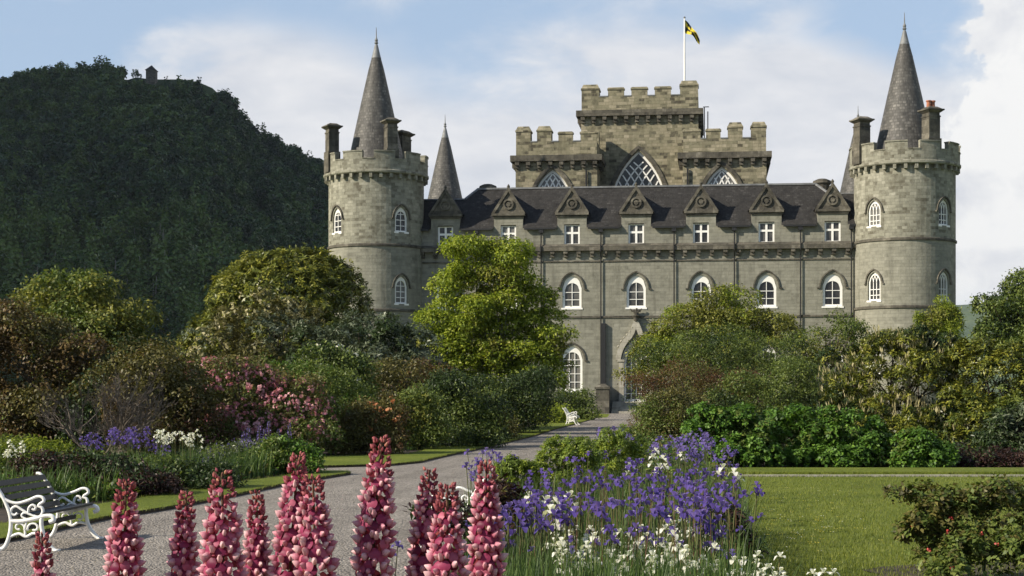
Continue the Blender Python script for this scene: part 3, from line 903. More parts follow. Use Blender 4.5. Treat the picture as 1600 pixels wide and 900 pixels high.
# ---- round towers
def round_tower(cx, cy, win_phis, chims, trac, full=True):
    rad = 3.8
    body = MB(); hoods_ = []; made = []
    n = 60
    secs = sorted(win_phis)
    half = 0.9 / rad
    cuts = []
    for ph in secs:
        cuts.append((ph - half, ph + half, ph))
    levels = [(-0.3, 8.0, [(3.0, 4.6, 5.4)], 0), (8.0, 13.05, [(8.5, 9.85, 10.65)], 0), (13.05, 18.7, [(14.1, 15.25, 16.05)], 1)]
    for z0, z1, wz, mt in levels:
        a = cuts[0][0] if cuts else 0.0
        start = a
        for i, (c0, c1, ph) in enumerate(cuts):
            if full or True:
                s, sp, ap = wz[0]
                o = Opening(0.0, 1.15, s, sp, ap)
                mp = cyl_map(cx, cy, rad, ph)
                # keep UVs continuous by shifting u
                wall(body, mp, -half * rad, half * rad, z0, z1, [o], 0.4, 0.3, mt)
                hd = MB(); hood(hd, o, 0.17, 0.11, mp, 0.14); hoods_.append(hd)
                made.append((o, mp, z0))
            nxt = cuts[(i + 1) % len(cuts)][0] + (2 * math.pi if i == len(cuts) - 1 else 0)
            span = nxt - c1
            mid = (c1 + nxt) / 2
            wall(body, cyl_map(cx, cy, rad, mid), -span / 2 * rad, span / 2 * rad, z0, z1, [], 0.42, 0.3, mt)
    # batter at the foot is hidden by planting; strings
    tw = body.build('round_tower', ['ashlar', 'tower_stone'], castle)
    for hd in hoods_:
        hd.build('hood_mould', 'trim_stone', tw)
    st = MB()
    for z in (7.98, 13.05):
        st = MB()
        st.lathe([(rad - 0.01, z - 0.1), (rad + 0.1, z - 0.08), (rad + 0.1, z + 0.06), (rad - 0.01, z + 0.14)], 64, cx, cy)
        st.build('string_course', 'trim_stone', tw)
    for o, mp, z0 in made:
        if trac:
            window(o, mp, [o.s + 0.42, o.s + 0.85], 3, 0.12, tracery=(3, 0.95), bar=0.05)
        else:
            it = arch(0, o.w - 0.26, o.spring - 0.05, o.apex - 0.32)
            window(o, mp, [o.s + 0.5, o.s + 0.95, o.s + 1.4], 2, 0.13, it)
    # parapet on corbels
    pr = MB()
    nc = 32
    for i in range(nc):
        a = 2 * math.pi * (i + 0.5) / nc
        r0 = rad + 0.12
        pr.rbox(cx + r0 * math.sin(a), cy - r0 * math.cos(a), 18.28, 18.62, 0.12, 0.2, a)
    pr.lathe([(rad - 0.05, 18.66), (4.13, 18.62), (4.2, 18.7), (4.2, 18.84), (4.12, 18.92), (4.12, 19.7)], 80, cx, cy)
    pr.lathe([(3.72, 19.7), (3.72, 18.7)], 80, cx, cy)
    pr.lathe([(3.72, 18.9), (0.0, 18.9)], 40, cx, cy)
    nm = 10
    for i in range(nm):
        a0 = 2 * math.pi * i / nm + R(9); a1 = a0 + 2 * math.pi / nm
        gap = R(12.5)
        # crenel floor
        pr.lathe([(4.12, 19.7), (4.17, 19.701), (4.17, 19.78), (3.68, 19.78), (3.68, 19.701)], 3, cx, cy, 0, None, a1 - gap, a1)
        m0, m1 = a0, a1 - gap
        pr.lathe([(4.12, 19.7), (4.12, 20.28), (4.18, 20.281), (4.18, 20.38), (3.66, 20.38), (3.66, 20.281), (3.72, 20.28), (3.72, 19.7)], 6, cx, cy, 0, None, m0, m1)
        for aa in (m0, m1):
            s_, c_ = math.sin(aa), -math.cos(aa)
            q = [(cx + r * s_, cy + r * c_, z) for r, z in ((3.72, 19.7), (4.12, 19.7), (4.12, 20.28), (3.72, 20.28))]
            pr.quad(*q)
            q = [(cx + r * s_, cy + r * c_, z) for r, z in ((3.66, 20.281), (4.18, 20.281), (4.18, 20.38), (3.66, 20.38))]
            pr.quad(*q)
    pr.build('parapet', 'tower_stone', tw)
    sp = MB()
    sp.lathe([(2.52, 18.88), (2.42, 19.2), (2.05, 20.9), (1.38, 24.0), (0.62, 27.4), (0.36, 28.35)], 56, cx, cy, 0, 1.6)
    sp.lathe([(0.40, 28.3), (0.36, 28.4), (0.13, 29.35), (0.07, 29.42)], 20, cx, cy, 1)
    sp.lathe([(0.09, 29.42), (0.17, 29.52), (0.10, 29.62), (0.14, 29.75), (0.05, 29.95), (0.02, 30.75), (0.0, 30.8)], 10, cx, cy, 1)
    sp.build('spire', ['spire_slate', 'lead'], tw)
    for phi, r, top, hw, pots in chims:
        a = R(phi)
        x, y = cx + r * math.sin(a), cy - r * math.cos(a)
        ch = MB()
        ch.rbox(x, y, 18.9, 20.55, hw + 0.08, hw + 0.08, a)
        ch.rbox(x, y, 20.55, top - 0.75, hw, hw, a)
        ch.rbox(x, y, top - 0.75, top - 0.65, hw + 0.04, hw + 0.04, a)
        ch.rbox(x, y, top - 0.65, top - 0.42, hw - 0.02, hw - 0.02, a, 0, 0.0)
        ch.rbox(x, y, top - 0.42, top - 0.26, hw + 0.02, hw + 0.02, a, 0, 0.2)
        ch.rbox(x, y, top - 0.26, top - 0.16, hw + 0.24, hw + 0.24, a)
        ch.rbox(x, y, top - 0.16, top + 0.04, hw + 0.14, hw + 0.14, a, 0, -0.28)
        co = ch.build('chimney', 'trim_stone', tw)
        for i in range(pots):
            pb = MB()
            ox = (-0.2, 0.17)[i % 2]
            pb.lathe([(0.17, top), (0.15, top + 0.4), (0.2, top + 0.42), (0.2, top + 0.52), (0.13, top + 0.52)], 10, x + ox * math.cos(a), y + ox * math.sin(a))
            pb.build('chimney_pot', 'terracotta', co)
    return tw

Lc = (-20.75, 0.4); Rc = (20.55, 0.4)
round_tower(*Lc, [R(43), R(-43), R(137), R(223)], [(-56, 3.75, 22.75, 0.42, 0), (31, 3.42, 22.95, 0.42, 0), (155, 3.3, 22.9, 0.62, 0)], False)
round_tower(*Rc, [R(43), R(-43), R(137), R(223)], [(-64, 3.75, 22.5, 0.46, 0), (27, 3.45, 22.9, 0.48, 2)], True)
round_tower(-21.9, 41.0, [R(43), R(-43), R(137), R(223)], [], False)
round_tower(20.75, 41.0, [R(43), R(-43), R(137), R(223)], [], True)

# ---- central keep with lower wings
def block(name, u0, u1, v0, v1, z0, zc, zp, merlons, op, rad):
    """battlemented block; zc cornice bottom, zp crenel height; merlons (ua, ub, top)"""
    mb = MB()
    mp = flat_map(v0)
    wall(mb, mp, u0, u1, z0, zc, [op], None, 0.45)
    mb.quad((u1, v0, z0), (u1, v1, z0), (u1, v1, zc), (u1, v0, zc)); mb.quad((u0, v1, z0), (u0, v0, z0), (u0, v0, zc), (u0, v1, zc))
    mb.quad((u1, v1, z0), (u0, v1, z0), (u0, v1, zc), (u1, v1, zc))
    body = mb.build(name, 'rubble', castle)
    tr = MB()
    tr.box(u0 - 0.42, u1 + 0.42, v0 - 0.42, v1 + 0.42, zc, zc + 0.5)
    uu = u0 + 0.15
    while uu < u1:
        tr.box(uu - 0.17, uu + 0.17, v0 - 0.36, v0, zc - 0.32, zc - 0.001); tr.box(uu - 0.17, uu + 0.17, v0 - 0.2, v0, zc - 0.56, zc - 0.321)
        uu += 0.93
    vv = v0 + 0.5
    while vv < v1:
        for s, ue in ((-1, u0), (1, u1)):
            tr.box(min(ue, ue + s * 0.34), max(ue, ue + s * 0.34), vv - 0.17, vv + 0.17, zc - 0.45, zc - 0.001)
        vv += 0.93
    tr.build('cornice', 'trim_stone', body)
    pa = MB()
    a, t = 0.03, 0.5
    z0p = zc + 0.5
    pa.box(u0 + a, u1 - a, v0 + a, v0 + t, z0p, zp)
    pa.box(u0 + a, u1 - a, v1 - t, v1 - a, z0p, zp)
    pa.box(u0 + a, u0 + t, v0 + t, v1 - t, z0p, zp - 0.002)
    pa.box(u1 - t, u1 - a, v0 + t, v1 - t, z0p, zp - 0.002)
    cp = 0.06
    for (ua, ub, top, big) in merlons:
        d1 = v0 + (ub - ua if big else t)
        pa.box(ua, ub, v0 + a - 0.003, d1, zp - 0.25 if False else zp + 0.0, top - 0.22 - (0.25 if big else 0))
        h = top - 0.22 - (0.25 if big else 0)
        pa.box(ua - cp, ub + cp, v0 + a - cp, d1 + cp, h, h + 0.13)
        pa.box(ua - cp + 0.04, ub + cp - 0.04, v0 + a - cp + 0.04, d1 + cp - 0.04, h + 0.13, top, 0, 0.16 if big else 0.05)
        # matching merlon on the far side
        pa.box(ua, ub, v1 - t, v1 - a + 0.003, zp, h)
    # flank merlons
    n = max(1, int((v1 - v0 - 3) / 2.2))
    for i in range(n):
        va = v0 + 2.2 + i * (v1 - v0 - 3.6) / n
        for ue0, ue1 in ((u0 + a - 0.003, u0 + t), (u1 - t, u1 - a + 0.003)):
            pa.box(ue0, ue1, va, va + 1.25, zp, merlons[1][2] - 0.15)
    # crenel sills
    ms = sorted(merlons)
    for m0, m1 in zip(ms, ms[1:]):
        if m1[0] - m0[1] > 0.15:
            pa.box(m0[1] + 0.01, m1[0] - 0.01, v0 + a - 0.04, v0 + t + 0.04, zp, zp + 0.09, 1)
    pa.build('parapet', ['rubble', 'lead'], body)
    rf = MB(); rf.quad((u0 + t, v0 + t, z0p + 0.3), (u1 - t, v0 + t, z0p + 0.3), (u1 - t, v1 - t, z0p + 0.3), (u0 + t, v1 - t, z0p + 0.3))
    rf.build('lead_flat', 'lead', body)
    hm = MB(); hood(hm, op, 0.22, 0.3, mp, 0)
    hm.build('hood_mould', 'trim_stone', body)
    window(op, mp, [], 1, 0.16, tracery=rad, bar=0.11, dr=0.25)
    return body

kv, wv = 12.0, 8.0
KC = -0.35
block('central_tower', -5.35 + 0.1, 4.75, kv, 23, 15.5, 25.25, 26.95,
      [(-5.22, -3.72, 28.05, True), (-2.95, -1.58, 27.75, False), (-0.95, 0.42, 27.75, False), (1.05, 2.42, 27.75, False), (3.2, 4.72, 28.2, True)],
      Opening(KC, 4.9, 16.0, 17.0, 22.3), (7, 5.6))
block('tower_wing', -10.45, -3.6, wv, 22, 15.5, 20.9, 22.55,
      [(-10.42, -9.2, 23.9, True), (-8.65, -7.45, 23.9, True), (-6.85, -5.65, 23.4, False), (-5.0, -3.63, 23.4, False)],
      Opening(-7.35, 3.3, 16.0, 17.2, 20.25), (6, 4.2))
block('tower_wing', 3.5, 10.35, wv, 22, 15.5, 20.9, 22.55,
      [(3.53, 4.95, 23.4, False), (5.4, 6.6, 23.4, False), (7.2, 8.4, 23.9, True), (9.1, 10.32, 23.9, True)],
      Opening(6.7, 3.3, 16.0, 17.2, 20.25), (6, 4.2))
mb = MB()
for u in (-4.5, 3.9):
    mb.tube([(u, wv - 0.15, 16.5), (u, wv - 0.15, 20.1)], 0.08, 6)
mb.tube([(4.75 + 0.5, kv + 0.6, 22.0), (5.25, kv + 0.6, 26.0)], 0.05, 5); mb.tube([(5.55, kv + 0.6, 22.0), (5.55, kv + 0.6, 25.6)], 0.05, 5)
mb.tube([(5.15, kv + 0.6, 26.0), (5.65, kv + 0.6, 26.0)], 0.04, 5)
mb.build('downpipe', 'iron', castle)
# pale fan window seen through the keep
mb = MB()
n = 24
cv = kv + 0.325
mb.add([(KC + 0.25, cv, 17.6)] + [(KC + 0.25 + 1.15 * math.cos(2 * math.pi * i / n), cv, 17.6 + 1.15 * math.sin(2 * math.pi * i / n)) for i in range(n)],
       [(0, 1 + (i + 1) % n, 1 + i) for i in range(n)])
for i in range(4):
    a = math.pi * i / 4 + 0.3
    mb.tube([(KC + 0.25 - 1.1 * math.cos(a), cv - 0.02, 17.6 - 1.1 * math.sin(a)), (KC + 0.25 + 1.1 * math.cos(a), cv - 0.02, 17.6 + 1.1 * math.sin(a))], 0.035, 4, 1)

mb.build('fan_window', ['clock_white', 'iron'], castle)

# flagpole on the keep
yf = 125.0 + (kv + 1.2) * math.cos(TH) - 3.7 * math.sin(TH)
fp = empty('flagpole', (X_at(1069, yf + 0.3), yf, 28.15))
tag(fp, 'white flagpole flying a yellow and black flag above the central keep', 'flagpole')
mb = MB(); mb.tube([(0, 0, -0.6), (0, 0, 5.6)], [0.09, 0.06], 8)
mb.build('pole', 'white_paint', fp)
mb = MB(); mb.lathe([(0.0, 5.58), (0.09, 5.63), (0.1, 5.7), (0.0, 5.8)], 8)
mb.build('finial', 'lead', fp)
# limp flag: hangs in folds from the hoist
mb = MB()
nu, nv = 12, 10
grid = []
for i in range(nu + 1):
    s = i / nu
    row = []
    for j in range(nv + 1):
        t_ = j / nv
        x = 0.06 + s * 1.28 - t_ * 0.02
        z = 5.45 - 1.1 * t_ * (1 - 0.72 * s) - 1.75 * s * (0.55 + 0.45 * s) + 0.06 * math.sin(9 * s + 3 * t_)
        y = 0.22 * math.sin(7.0 * s + 2.2 * t_) * (0.3 + s)
        row.append((x, y, z))
    grid.append(row)
for i in range(nu):
    for j in range(nv):
        s, t_ = (i + 0.5) / nu, (j + 0.5) / nv
        a = math.atan2(t_ - 0.5, s - 0.45)
        sec = int(math.floor((a + math.pi) / (math.pi / 4))) % 2
        mb.quad(grid[i][j], grid[i][j + 1], grid[i + 1][j + 1], grid[i + 1][j], 1 if sec == 0 else 0)
mb.build('flag', ['flag_black', 'flag_yellow'], fp, smooth=True)
# ------------------------------------------------------------------ foliage
def unit(a):
    return a / np.maximum(1e-9, np.linalg.norm(a, axis=-1, keepdims=True))

def leaf_quads(P, A, N, L, Wd, fold=0.12, droop=0.12):
    """kite shaped leaves: base P, direction A, face normal N, length L, width Wd"""
    A = unit(A); S = unit(np.cross(A, N)); N = unit(np.cross(S, A))
    L = np.broadcast_to(np.asarray(L, float), (len(P),))[:, None]; Wd = np.broadcast_to(np.asarray(Wd, float), (len(P),))[:, None]
    mid = P + A * L * 0.45 + N * fold * Wd
    tip = P + A * L - np.array([0, 0, 1.0]) * droop * L
    V = np.stack([P, mid + S * Wd / 2, tip, mid - S * Wd / 2], 1)
    return V.reshape(-1, 3)

def quads_for(n):
    return np.arange(n * 4).reshape(n, 4)

def clump_points(lobes, n, rng, shell=0.6, under=0.35, ground=0.05, rag=1.0, gap=0.0):
    """points in the outer shell of a union of ellipsoids; lobes (cx,cy,cz,rx,ry,rz)"""
    lobes = np.asarray(lobes, float)
    area = (lobes[:, 3] * lobes[:, 5] + lobes[:, 4] * lobes[:, 5] + lobes[:, 3] * lobes[:, 4])
    out_p, out_o = [], []
    have = 0
    prob = area / area.sum()
    while have < n:
        k = rng.choice(len(lobes), size=n, p=prob)
        d = unit(rng.normal(size=(n, 3)))
        keep = (d[:, 2] > -0.2) | (rng.random(n) < under)
        ph = rng.random(len(lobes))[k] * 6.28
        rr = 1 - (1 - shell) * rng.random(n) ** 1.6
        # lumpy outline
        lump = 1 + rag * (0.12 * np.sin(5 * d[:, 0] + ph) * np.sin(4.3 * d[:, 2] + 2 * ph) + 0.09 * np.sin(9 * d[:, 1] + 7 * d[:, 2] + ph))
        # shoots that stand out of the outline
        lump += rag * np.where(rng.random(n) < 0.16, rng.random(n) * 0.26, 0.0) * np.clip(d[:, 2] + 0.6, 0, 1)
        Lk = lobes[k]
        p = Lk[:, :3] + d * Lk[:, 3:] * (rr * lump)[:, None]
        o = unit(d / Lk[:, 3:])
        # hollows between the boughs
        fr = 3.3 / np.mean(Lk[:, 3:], 1)
        hol = np.sin(p[:, 0] * fr + ph) * np.sin(p[:, 2] * fr * 1.5 + 1.7 * ph) * np.sin(p[:, 1] * fr + 0.6)
        keep &= (hol > -0.38 / max(0.3, rag)) | (rng.random(n) < 0.25)
        if gap > 0:      # leaves sit in separate tufts with openings between them
            cell = np.clip(0.24 * np.mean(Lk[:, 3:], 1), 0.09, 0.6)[:, None]
            w_ = p + 0.35 * cell * np.sin(p[:, [1, 2, 0]] * 2.2 / cell + ph[:, None])
            cid = np.floor(w_ / cell * np.array([1, 1, 1.35]))
            hsh = np.sin(cid @ np.array([12.9898, 78.233, 37.719])) * 43758.5453
            keep &= (hsh - np.floor(hsh)) > gap
        for q in lobes:
            e = (p - q[:3]) / q[3:]
            keep &= (np.sum(e * e, 1) > 0.52)
        keep &= p[:, 2] > ground
        out_p.append(p[keep]); out_o.append(o[keep])
        have += keep.sum()
        if not keep.any():
            break
    return np.concatenate(out_p)[:n], np.concatenate(out_o)[:n]

def foliage(lobes, n, m, cr, L, Wd, rng, mode='tuft', shell=0.6, under=0.35, ground=0.05, up=0.35, flat=0.6, droop=0.12, rag=1.0, gap=0.0):
    """n clumps of m leaves -> vertices, per leaf value, clump points and outward directions"""
    P, O = clump_points(lobes, n, rng, shell, under, ground, rag, gap)
    n = len(P)
    cv = rng.random(n)
    if mode == 'tuft':
        off = rng.normal(size=(n, m, 3)) * cr
        off -= O[:, None, :] * np.sum(off * O[:, None, :], 2, keepdims=True) * (1 - flat)
        p = (P[:, None, :] + off).reshape(-1, 3)
        o = np.repeat(O, m, 0)
        nrm = unit(o * 0.6 + np.array([0, 0, up]) + rng.normal(size=p.shape) * 0.55)
        ax = unit(np.cross(nrm, rng.normal(size=p.shape)) + o * 0.25 + np.array([0, 0, -0.15]))
    else:
        ang = rng.random((n, m)) * 0.9 + np.arange(m)[None, :] * (2 * math.pi / m) * 1.0
        tilt = rng.normal(0.25, 0.32, size=(n, m))
        D = unit(O * 0.7 + np.array([0, 0, 0.6]) + rng.normal(size=O.shape) * 0.25)
        T1 = unit(np.cross(D, rng.normal(size=D.shape))); T2 = np.cross(D, T1)
        ax = (T1[:, None, :] * np.cos(ang)[..., None] + T2[:, None, :] * np.sin(ang)[..., None]) * np.cos(tilt)[..., None] + D[:, None, :] * np.sin(tilt)[..., None]
        p = (P[:, None, :] + rng.normal(size=(n, m, 3)) * cr * 0.35).reshape(-1, 3)
        ax = ax.reshape(-1, 3)
        nrm = np.repeat(D, m, 0)
    k = len(p)
    sz = rng.uniform(0.7, 1.25, k)
    V = leaf_quads(p, ax, nrm, L * sz, Wd * sz, droop=droop)
    var = 0.5 + 0.42 * (np.repeat(cv, m) - 0.5) + 0.45 * (rng.random(k) - 0.5)
    return V, var, P, O

def limbs(base, lobes, rad, rng, mat='bark', name='trunk', parent=None, stems=1):
    mb = MB()
    base = Vector(base)
    lobes = sorted(lobes, key=lambda q: -q[3] * q[5])[:9]
    zmin = min(q[2] for q in lobes)
    for s in range(stems):
        ang = rng.random() * 6.28
        b0 = base + Vector((math.cos(ang), math.sin(ang), 0)) * (rad * 2.2 if stems > 1 else 0)
        fork = base + Vector((rng.normal() * rad, rng.normal() * rad, max(0.25, zmin * 0.55)))
        if s == 0:
            mb.tube([b0 - Vector((0, 0, 0.15)), b0.lerp(fork, 0.5) + Vector((rad * 0.3, 0, 0)), fork], [rad * 1.25, rad * 0.95, rad * 0.85], 8)
        for q in lobes[s::stems]:
            e = Vector((q[0], q[1], q[2] + q[5] * 0.5))
            md = fork.lerp(e, 0.5) + Vector((rng.normal() * 0.1 * q[3], rng.normal() * 0.1 * q[3], -0.12 * q[5]))
            mb.tube([fork, md, e], [rad * 0.6, rad * 0.4, rad * 0.12], 6)
            for _ in range(3):
                tip = Vector((q[0] + rng.normal() * q[3] * 0.5, q[1] + rng.normal() * q[4] * 0.5, q[2] + rng.normal() * q[5] * 0.4 + 0.3 * q[5]))
                mb.tube([md, md.lerp(tip, 0.5) + Vector((0, 0, 0.1 * q[5])), tip], [rad * 0.3, rad * 0.2, rad * 0.06], 5)
    return mb.build(name, mat, parent)

def px_lobes(spec, Y, yd=0.85):
    """lobes given as photograph pixels at distance Y -> metres"""
    out = []
    for q in spec:
        px, py, rx, ry = q[:4]
        dy = q[4] if len(q) > 4 else 0.0
        Yq = Y + dy
        out.append((X_at(px, Yq), Yq, Z_at(py, Yq), rx / FPX * Yq, rx / FPX * Yq * yd, ry / FPX * Yq))
    return out

DENS, LEAF = 2.0, 0.68
def plant(name, cat, label, Y, spec, mats, n, m, cr, L, Wd, mode='tuft', seed=1, group=None, trunk=('bark', 0.1, 1), base=None, extra=None,
          mix=0.12, yd=0.85, part='crown', boughs=(70, 0.42, 0.62), skirt=None, **kw):
    """one tree or shrub: Empty at its foot > trunk, crown (and blossom)"""
    rng = np.random.default_rng(seed)
    lob = px_lobes(spec, Y, yd)
    n = int(n * DENS); L *= LEAF; Wd *= LEAF
    kw.setdefault('gap', 0.2)
    if base is None:
        wsum = sum(q[3] for q in lob)
        bx = sum(q[0] * q[3] for q in lob) / wsum; by = sum(q[1] * q[3] for q in lob) / wsum
    else:
        bx, by = X_at(base, Y), Y
    root = empty(name, (bx, by, 0.0))
    tag(root, label, cat, group)
    loc = [(q[0] - bx, q[1] - by, *q[2:]) for q in lob]
    # low growth round the foot, so that shrubs are leafy to the ground
    if skirt if skirt is not None else cat != 'tree':
        x0_ = min(q[0] - q[3] for q in loc); x1_ = max(q[0] + q[3] for q in loc); zt = max(q[2] + q[5] for q in loc)
        for f_ in (-0.27, 0.0, 0.27):
            loc.append(((x0_ + x1_) / 2 + f_ * (x1_ - x0_), loc[0][1] - 0.1 * (x1_ - x0_), 0.20 * zt, 0.24 * (x1_ - x0_), 0.22 * (x1_ - x0_), 0.26 * zt))
    if boughs:
        nb, fr, fl = boughs
        full = loc
        loc = [(q[0], q[1], q[2] - 0.04 * q[5], q[3] * (1 - 0.32 * fr), q[4] * (1 - 0.32 * fr), q[5] * (1 - 0.3 * fr * fl)) for q in loc]
        rm = float(np.mean([q[3] for q in loc]))
        bp, bo = clump_points(loc, nb, rng, 0.72, 0.25, 0.1, kw.get('rag', 1.0))
        sub = []
        for c_, o_ in zip(bp, bo):
            rr_ = rm * fr * rng.uniform(0.7, 1.35)
            sub.append((c_[0], c_[1], c_[2], rr_ * rng.uniform(0.85, 1.25), rr_, rr_ * fl))
        inner = [(q[0], q[1], q[2], q[3] * 0.74, q[4] * 0.74, q[5] * 0.74) for q in loc]
        V1, v1, P, O = foliage(sub, int(n * 0.82), m, cr, L, Wd, rng, mode, **{**kw, 'shell': 0.55, 'under': 0.2, 'ground': 0.05})
        V2, v2, P2, O2 = foliage(inner, int(n * 0.22), m, cr, L, Wd, rng, mode, **{**kw, 'gap': 0.0})
        V = np.concatenate([V1, V2]); var = np.concatenate([v1, v2]); P = np.concatenate([P, P2])
    else:
        V, var, P, O = foliage(loc, n, m, cr, L, Wd, rng, mode, **kw)
    k = len(var)
    mi = np.zeros(k, int)
    if len(mats) > 1:
        cl = np.repeat(np.sin(P[:, 0] * 1.7 + seed) + np.sin(P[:, 2] * 2.3 + P[:, 1] * 1.3) + rng.normal(size=len(P)) * 0.8, m)
        mi = (cl > np.quantile(cl, 1 - mix)).astype(int)
    np_mesh(part, V, quads_for(k), mats, mi, var, root)
    if trunk:
        limbs((0, 0, 0), loc, trunk[1], rng, trunk[0], 'trunk', root, trunk[2])
    if extra:
        extra(root, loc, P, O, rng)
    return root

def blossom(mat, count, petals, L, Wd, spread, name='blossom', upper=-0.2, mode='ball', side=None):
    """flower heads sitting on the outside of a crown"""
    def f(root, loc, P, O, rng):
        outer, oo = clump_points(loc, count * 3, rng, 0.97, 0.1)
        ok = oo[:, 2] > upper
        if side is not None:
            ok &= side(outer, rng)
        ok &= (oo[:, 1] < 0.45)
        outer, oo = outer[ok][:count], oo[ok][:count]
        n = len(outer)
        if mode == 'ball':
            d = unit(oo[:, None, :] * 0.8 + rng.normal(size=(n, petals, 3)) * 0.8)
            p = outer[:, None, :] + oo[:, None, :] * 0.04 + d * spread * rng.uniform(0.3, 1, (n, petals, 1))
            ax = unit(np.cross(d, rng.normal(size=d.shape))); nr = d
        else:
            d = unit(np.array([0, 0, 1.0]) + oo[:, None, :] * 0.35 + rng.normal(size=(n, petals, 3)) * 0.22)
            p = np.repeat(outer[:, None, :], petals, 1) + rng.normal(size=(n, petals, 3)) * spread
            ax = d; nr = unit(np.cross(d, rng.normal(size=d.shape)))
        k = n * petals
        sz = rng.uniform(0.7, 1.3, k)
        V = leaf_quads(p.reshape(-1, 3), ax.reshape(-1, 3), nr.reshape(-1, 3), L * sz, Wd * sz, droop=0.0)
        var = 0.5 + 0.5 * (np.repeat(rng.random(n), petals) - 0.5) + 0.4 * (rng.random(k) - 0.5)
        np_mesh(name, V, quads_for(k), [mat], None, var, root)
    return f

# ---------------------------------------------------------------- the wooded hill
SKY = [(-500, 190), (-260, 170), (-120, 150), (0, 139), (40, 127), (80, 119), (130, 120), (170, 117), (205, 120), (237, 124), (285, 124), (310, 128), (335, 139), (352, 158), (368, 182), (385, 204), (410, 220), (440, 236),
       (470, 250), (505, 272), (560, 320), (620, 380), (700, 470), (770, 540), (840, 600)]
HY0, HY1, HY2 = 470.0, 1150.0, 1500.0
def sky_py(px):
    return float(np.interp(px, [q[0] for q in SKY], [q[1] for q in SKY]))
def hill_z(px, Y):
    zc = Z_at(sky_py(px) + (0 if 200 < px < 345 else 5), HY1)
    w = 1 + 0.0
    if Y <= HY1:
        t = max(0.0, (Y - HY0) / (HY1 - HY0))
        e = t ** 0.72
        bump = 0.035 * math.sin(px * 0.021 + 5 * t) * math.sin(math.pi * t) + 0.02 * math.sin(px * 0.06 - 9 * t) * math.sin(math.pi * t)
        return zc * (e + bump) * Y / HY1
    t = (Y - HY1) / (HY2 - HY1)
    return zc * (1 - t * t * 0.9)
pxs = list(range(-700, 860, 12)); Ys = [HY0 + (HY1 - HY0) * i / 40 for i in range(41)] + [HY1 + (HY2 - HY1) * i / 8 for i in range(1, 9)]
V = [(X_at(p, HY1) * (0.55 + 0.45 * Y / HY1), Y, hill_z(p, Y) if Y > HY0 else -1.0) for Y in Ys for p in pxs]
# columns fan out from the camera so that the crest line is kept
V = [(X_at(p, Y), Y, hill_z(p, Y) if Y > HY0 else -1.0) for Y in Ys for p in pxs]
npx = len(pxs)
F = [(j * npx + i, j * npx + i + 1, (j + 1) * npx + i + 1, (j + 1) * npx + i) for j in range(len(Ys) - 1) for i in range(npx - 1)]
m, t, p = mat_new('hillside')
oc = t.new('ShaderNodeTexCoord').outputs['Object']
f = t.math('ADD', t.math('MULTIPLY', t.noise(oc, 0.02, 6), 0.6), t.math('MULTIPLY', t.noise(oc, 0.15, 5), 0.4))
t.put(p, 'Base Color', t.ramp(f, [(0.35, (0.018, 0.030, 0.010)), (0.6, (0.035, 0.055, 0.016)), (0.75, (0.06, 0.055, 0.025))]))
p.inputs['Roughness'].default_value = 0.95; p.inputs['Specular IOR Level'].default_value = 0.1
hill = np_mesh('hill', V, F, ['hillside'], smooth=True)
structure(hill)

rng = np.random.default_rng(11)
def tree_template(kind, seed):
    r = np.random.default_rng(seed)
    if kind == 'broad':
        lob = [(0, 0, 5.5, 3.6, 3.6, 3.6)] + [(r.normal() * 1.9, r.normal() * 1.9, 6 + r.normal() * 1.7, 2.1, 2.1, 2.0) for _ in range(5)]
        V, var, P, O = foliage(lob, 62, 4, 0.55, 1.7, 1.2, r, 'tuft', shell=0.8, under=0.2)
    elif kind == 'tall':
        lob = [(r.normal() * 0.5, r.normal() * 0.5, z, 2.3 - 0.09 * z, 2.3 - 0.09 * z, 2.2) for z in (6, 8.5, 11, 13.5)]
        V, var, P, O = foliage(lob, 56, 4, 0.5, 1.5, 1.0, r, 'tuft', shell=0.75, under=0.4)
    else:
        lob = [(0, 0, 1.5 + 2.1 * i, 2.9 - 0.42 * i, 2.9 - 0.42 * i, 1.5) for i in range(6)]
        V, var, P, O = foliage(lob, 60, 4, 0.3, 1.6, 0.7, r, 'tuft', shell=0.7, under=0.3, droop=0.3)
    return V, var
TT = [tree_template(k, 30 + i) for i, k in enumerate(['broad', 'broad', 'broad', 'tall', 'tall', 'conifer', 'conifer'])]
def forest(name, pts, mat, kindf, scale, seed, label=None):
    r = np.random.default_rng(seed)
    VV, vv = [], []
    for (x, y, z, tt) in pts:
        k = kindf(tt, r)
        Vt, var = TT[k]
        a = r.random() * 6.28; s = scale * r.uniform(0.6, 1.25)
        c_, s_ = math.cos(a), math.sin(a)
        M = np.array([[c_, -s_, 0], [s_, c_, 0], [0, 0, 1]]) * s
        VV.append(Vt @ M.T + np.array([x, y, z - 1.0 * s]))
        stand = 0.22 * math.sin(x * 0.021 + y * 0.013) * math.sin(y * 0.017 - z * 0.03 + 1.3) + (0.24 if tt < 0.36 else 0.0)
        vv.append(np.clip(var * 0.30 + (r.random() - 0.5) * 0.75 + 0.3 + stand, 0, 1))
    V = np.concatenate(VV); var = np.concatenate(vv)
    o = np_mesh(name, V, quads_for(len(var)), [mat], None, var)
    o['kind'] = 'stuff'
    if label: tag(o, label, 'forest')
    return o
pts = []
for _ in range(8500):
    px = rng.uniform(-330, 830); t = rng.random() ** 0.8
    Y = HY0 + 10 + (HY1 + 15 - HY0) * t
    if rng.random() > (Y / 900.0):      # keep the stand even as the columns fan out
        continue
    if t > 0.9 and 190 < px < 345:
        continue
    if 0.55 < t < 0.66 and 395 < px < 425: continue
    pts.append((X_at(px, Y), Y, hill_z(px, Y), t))
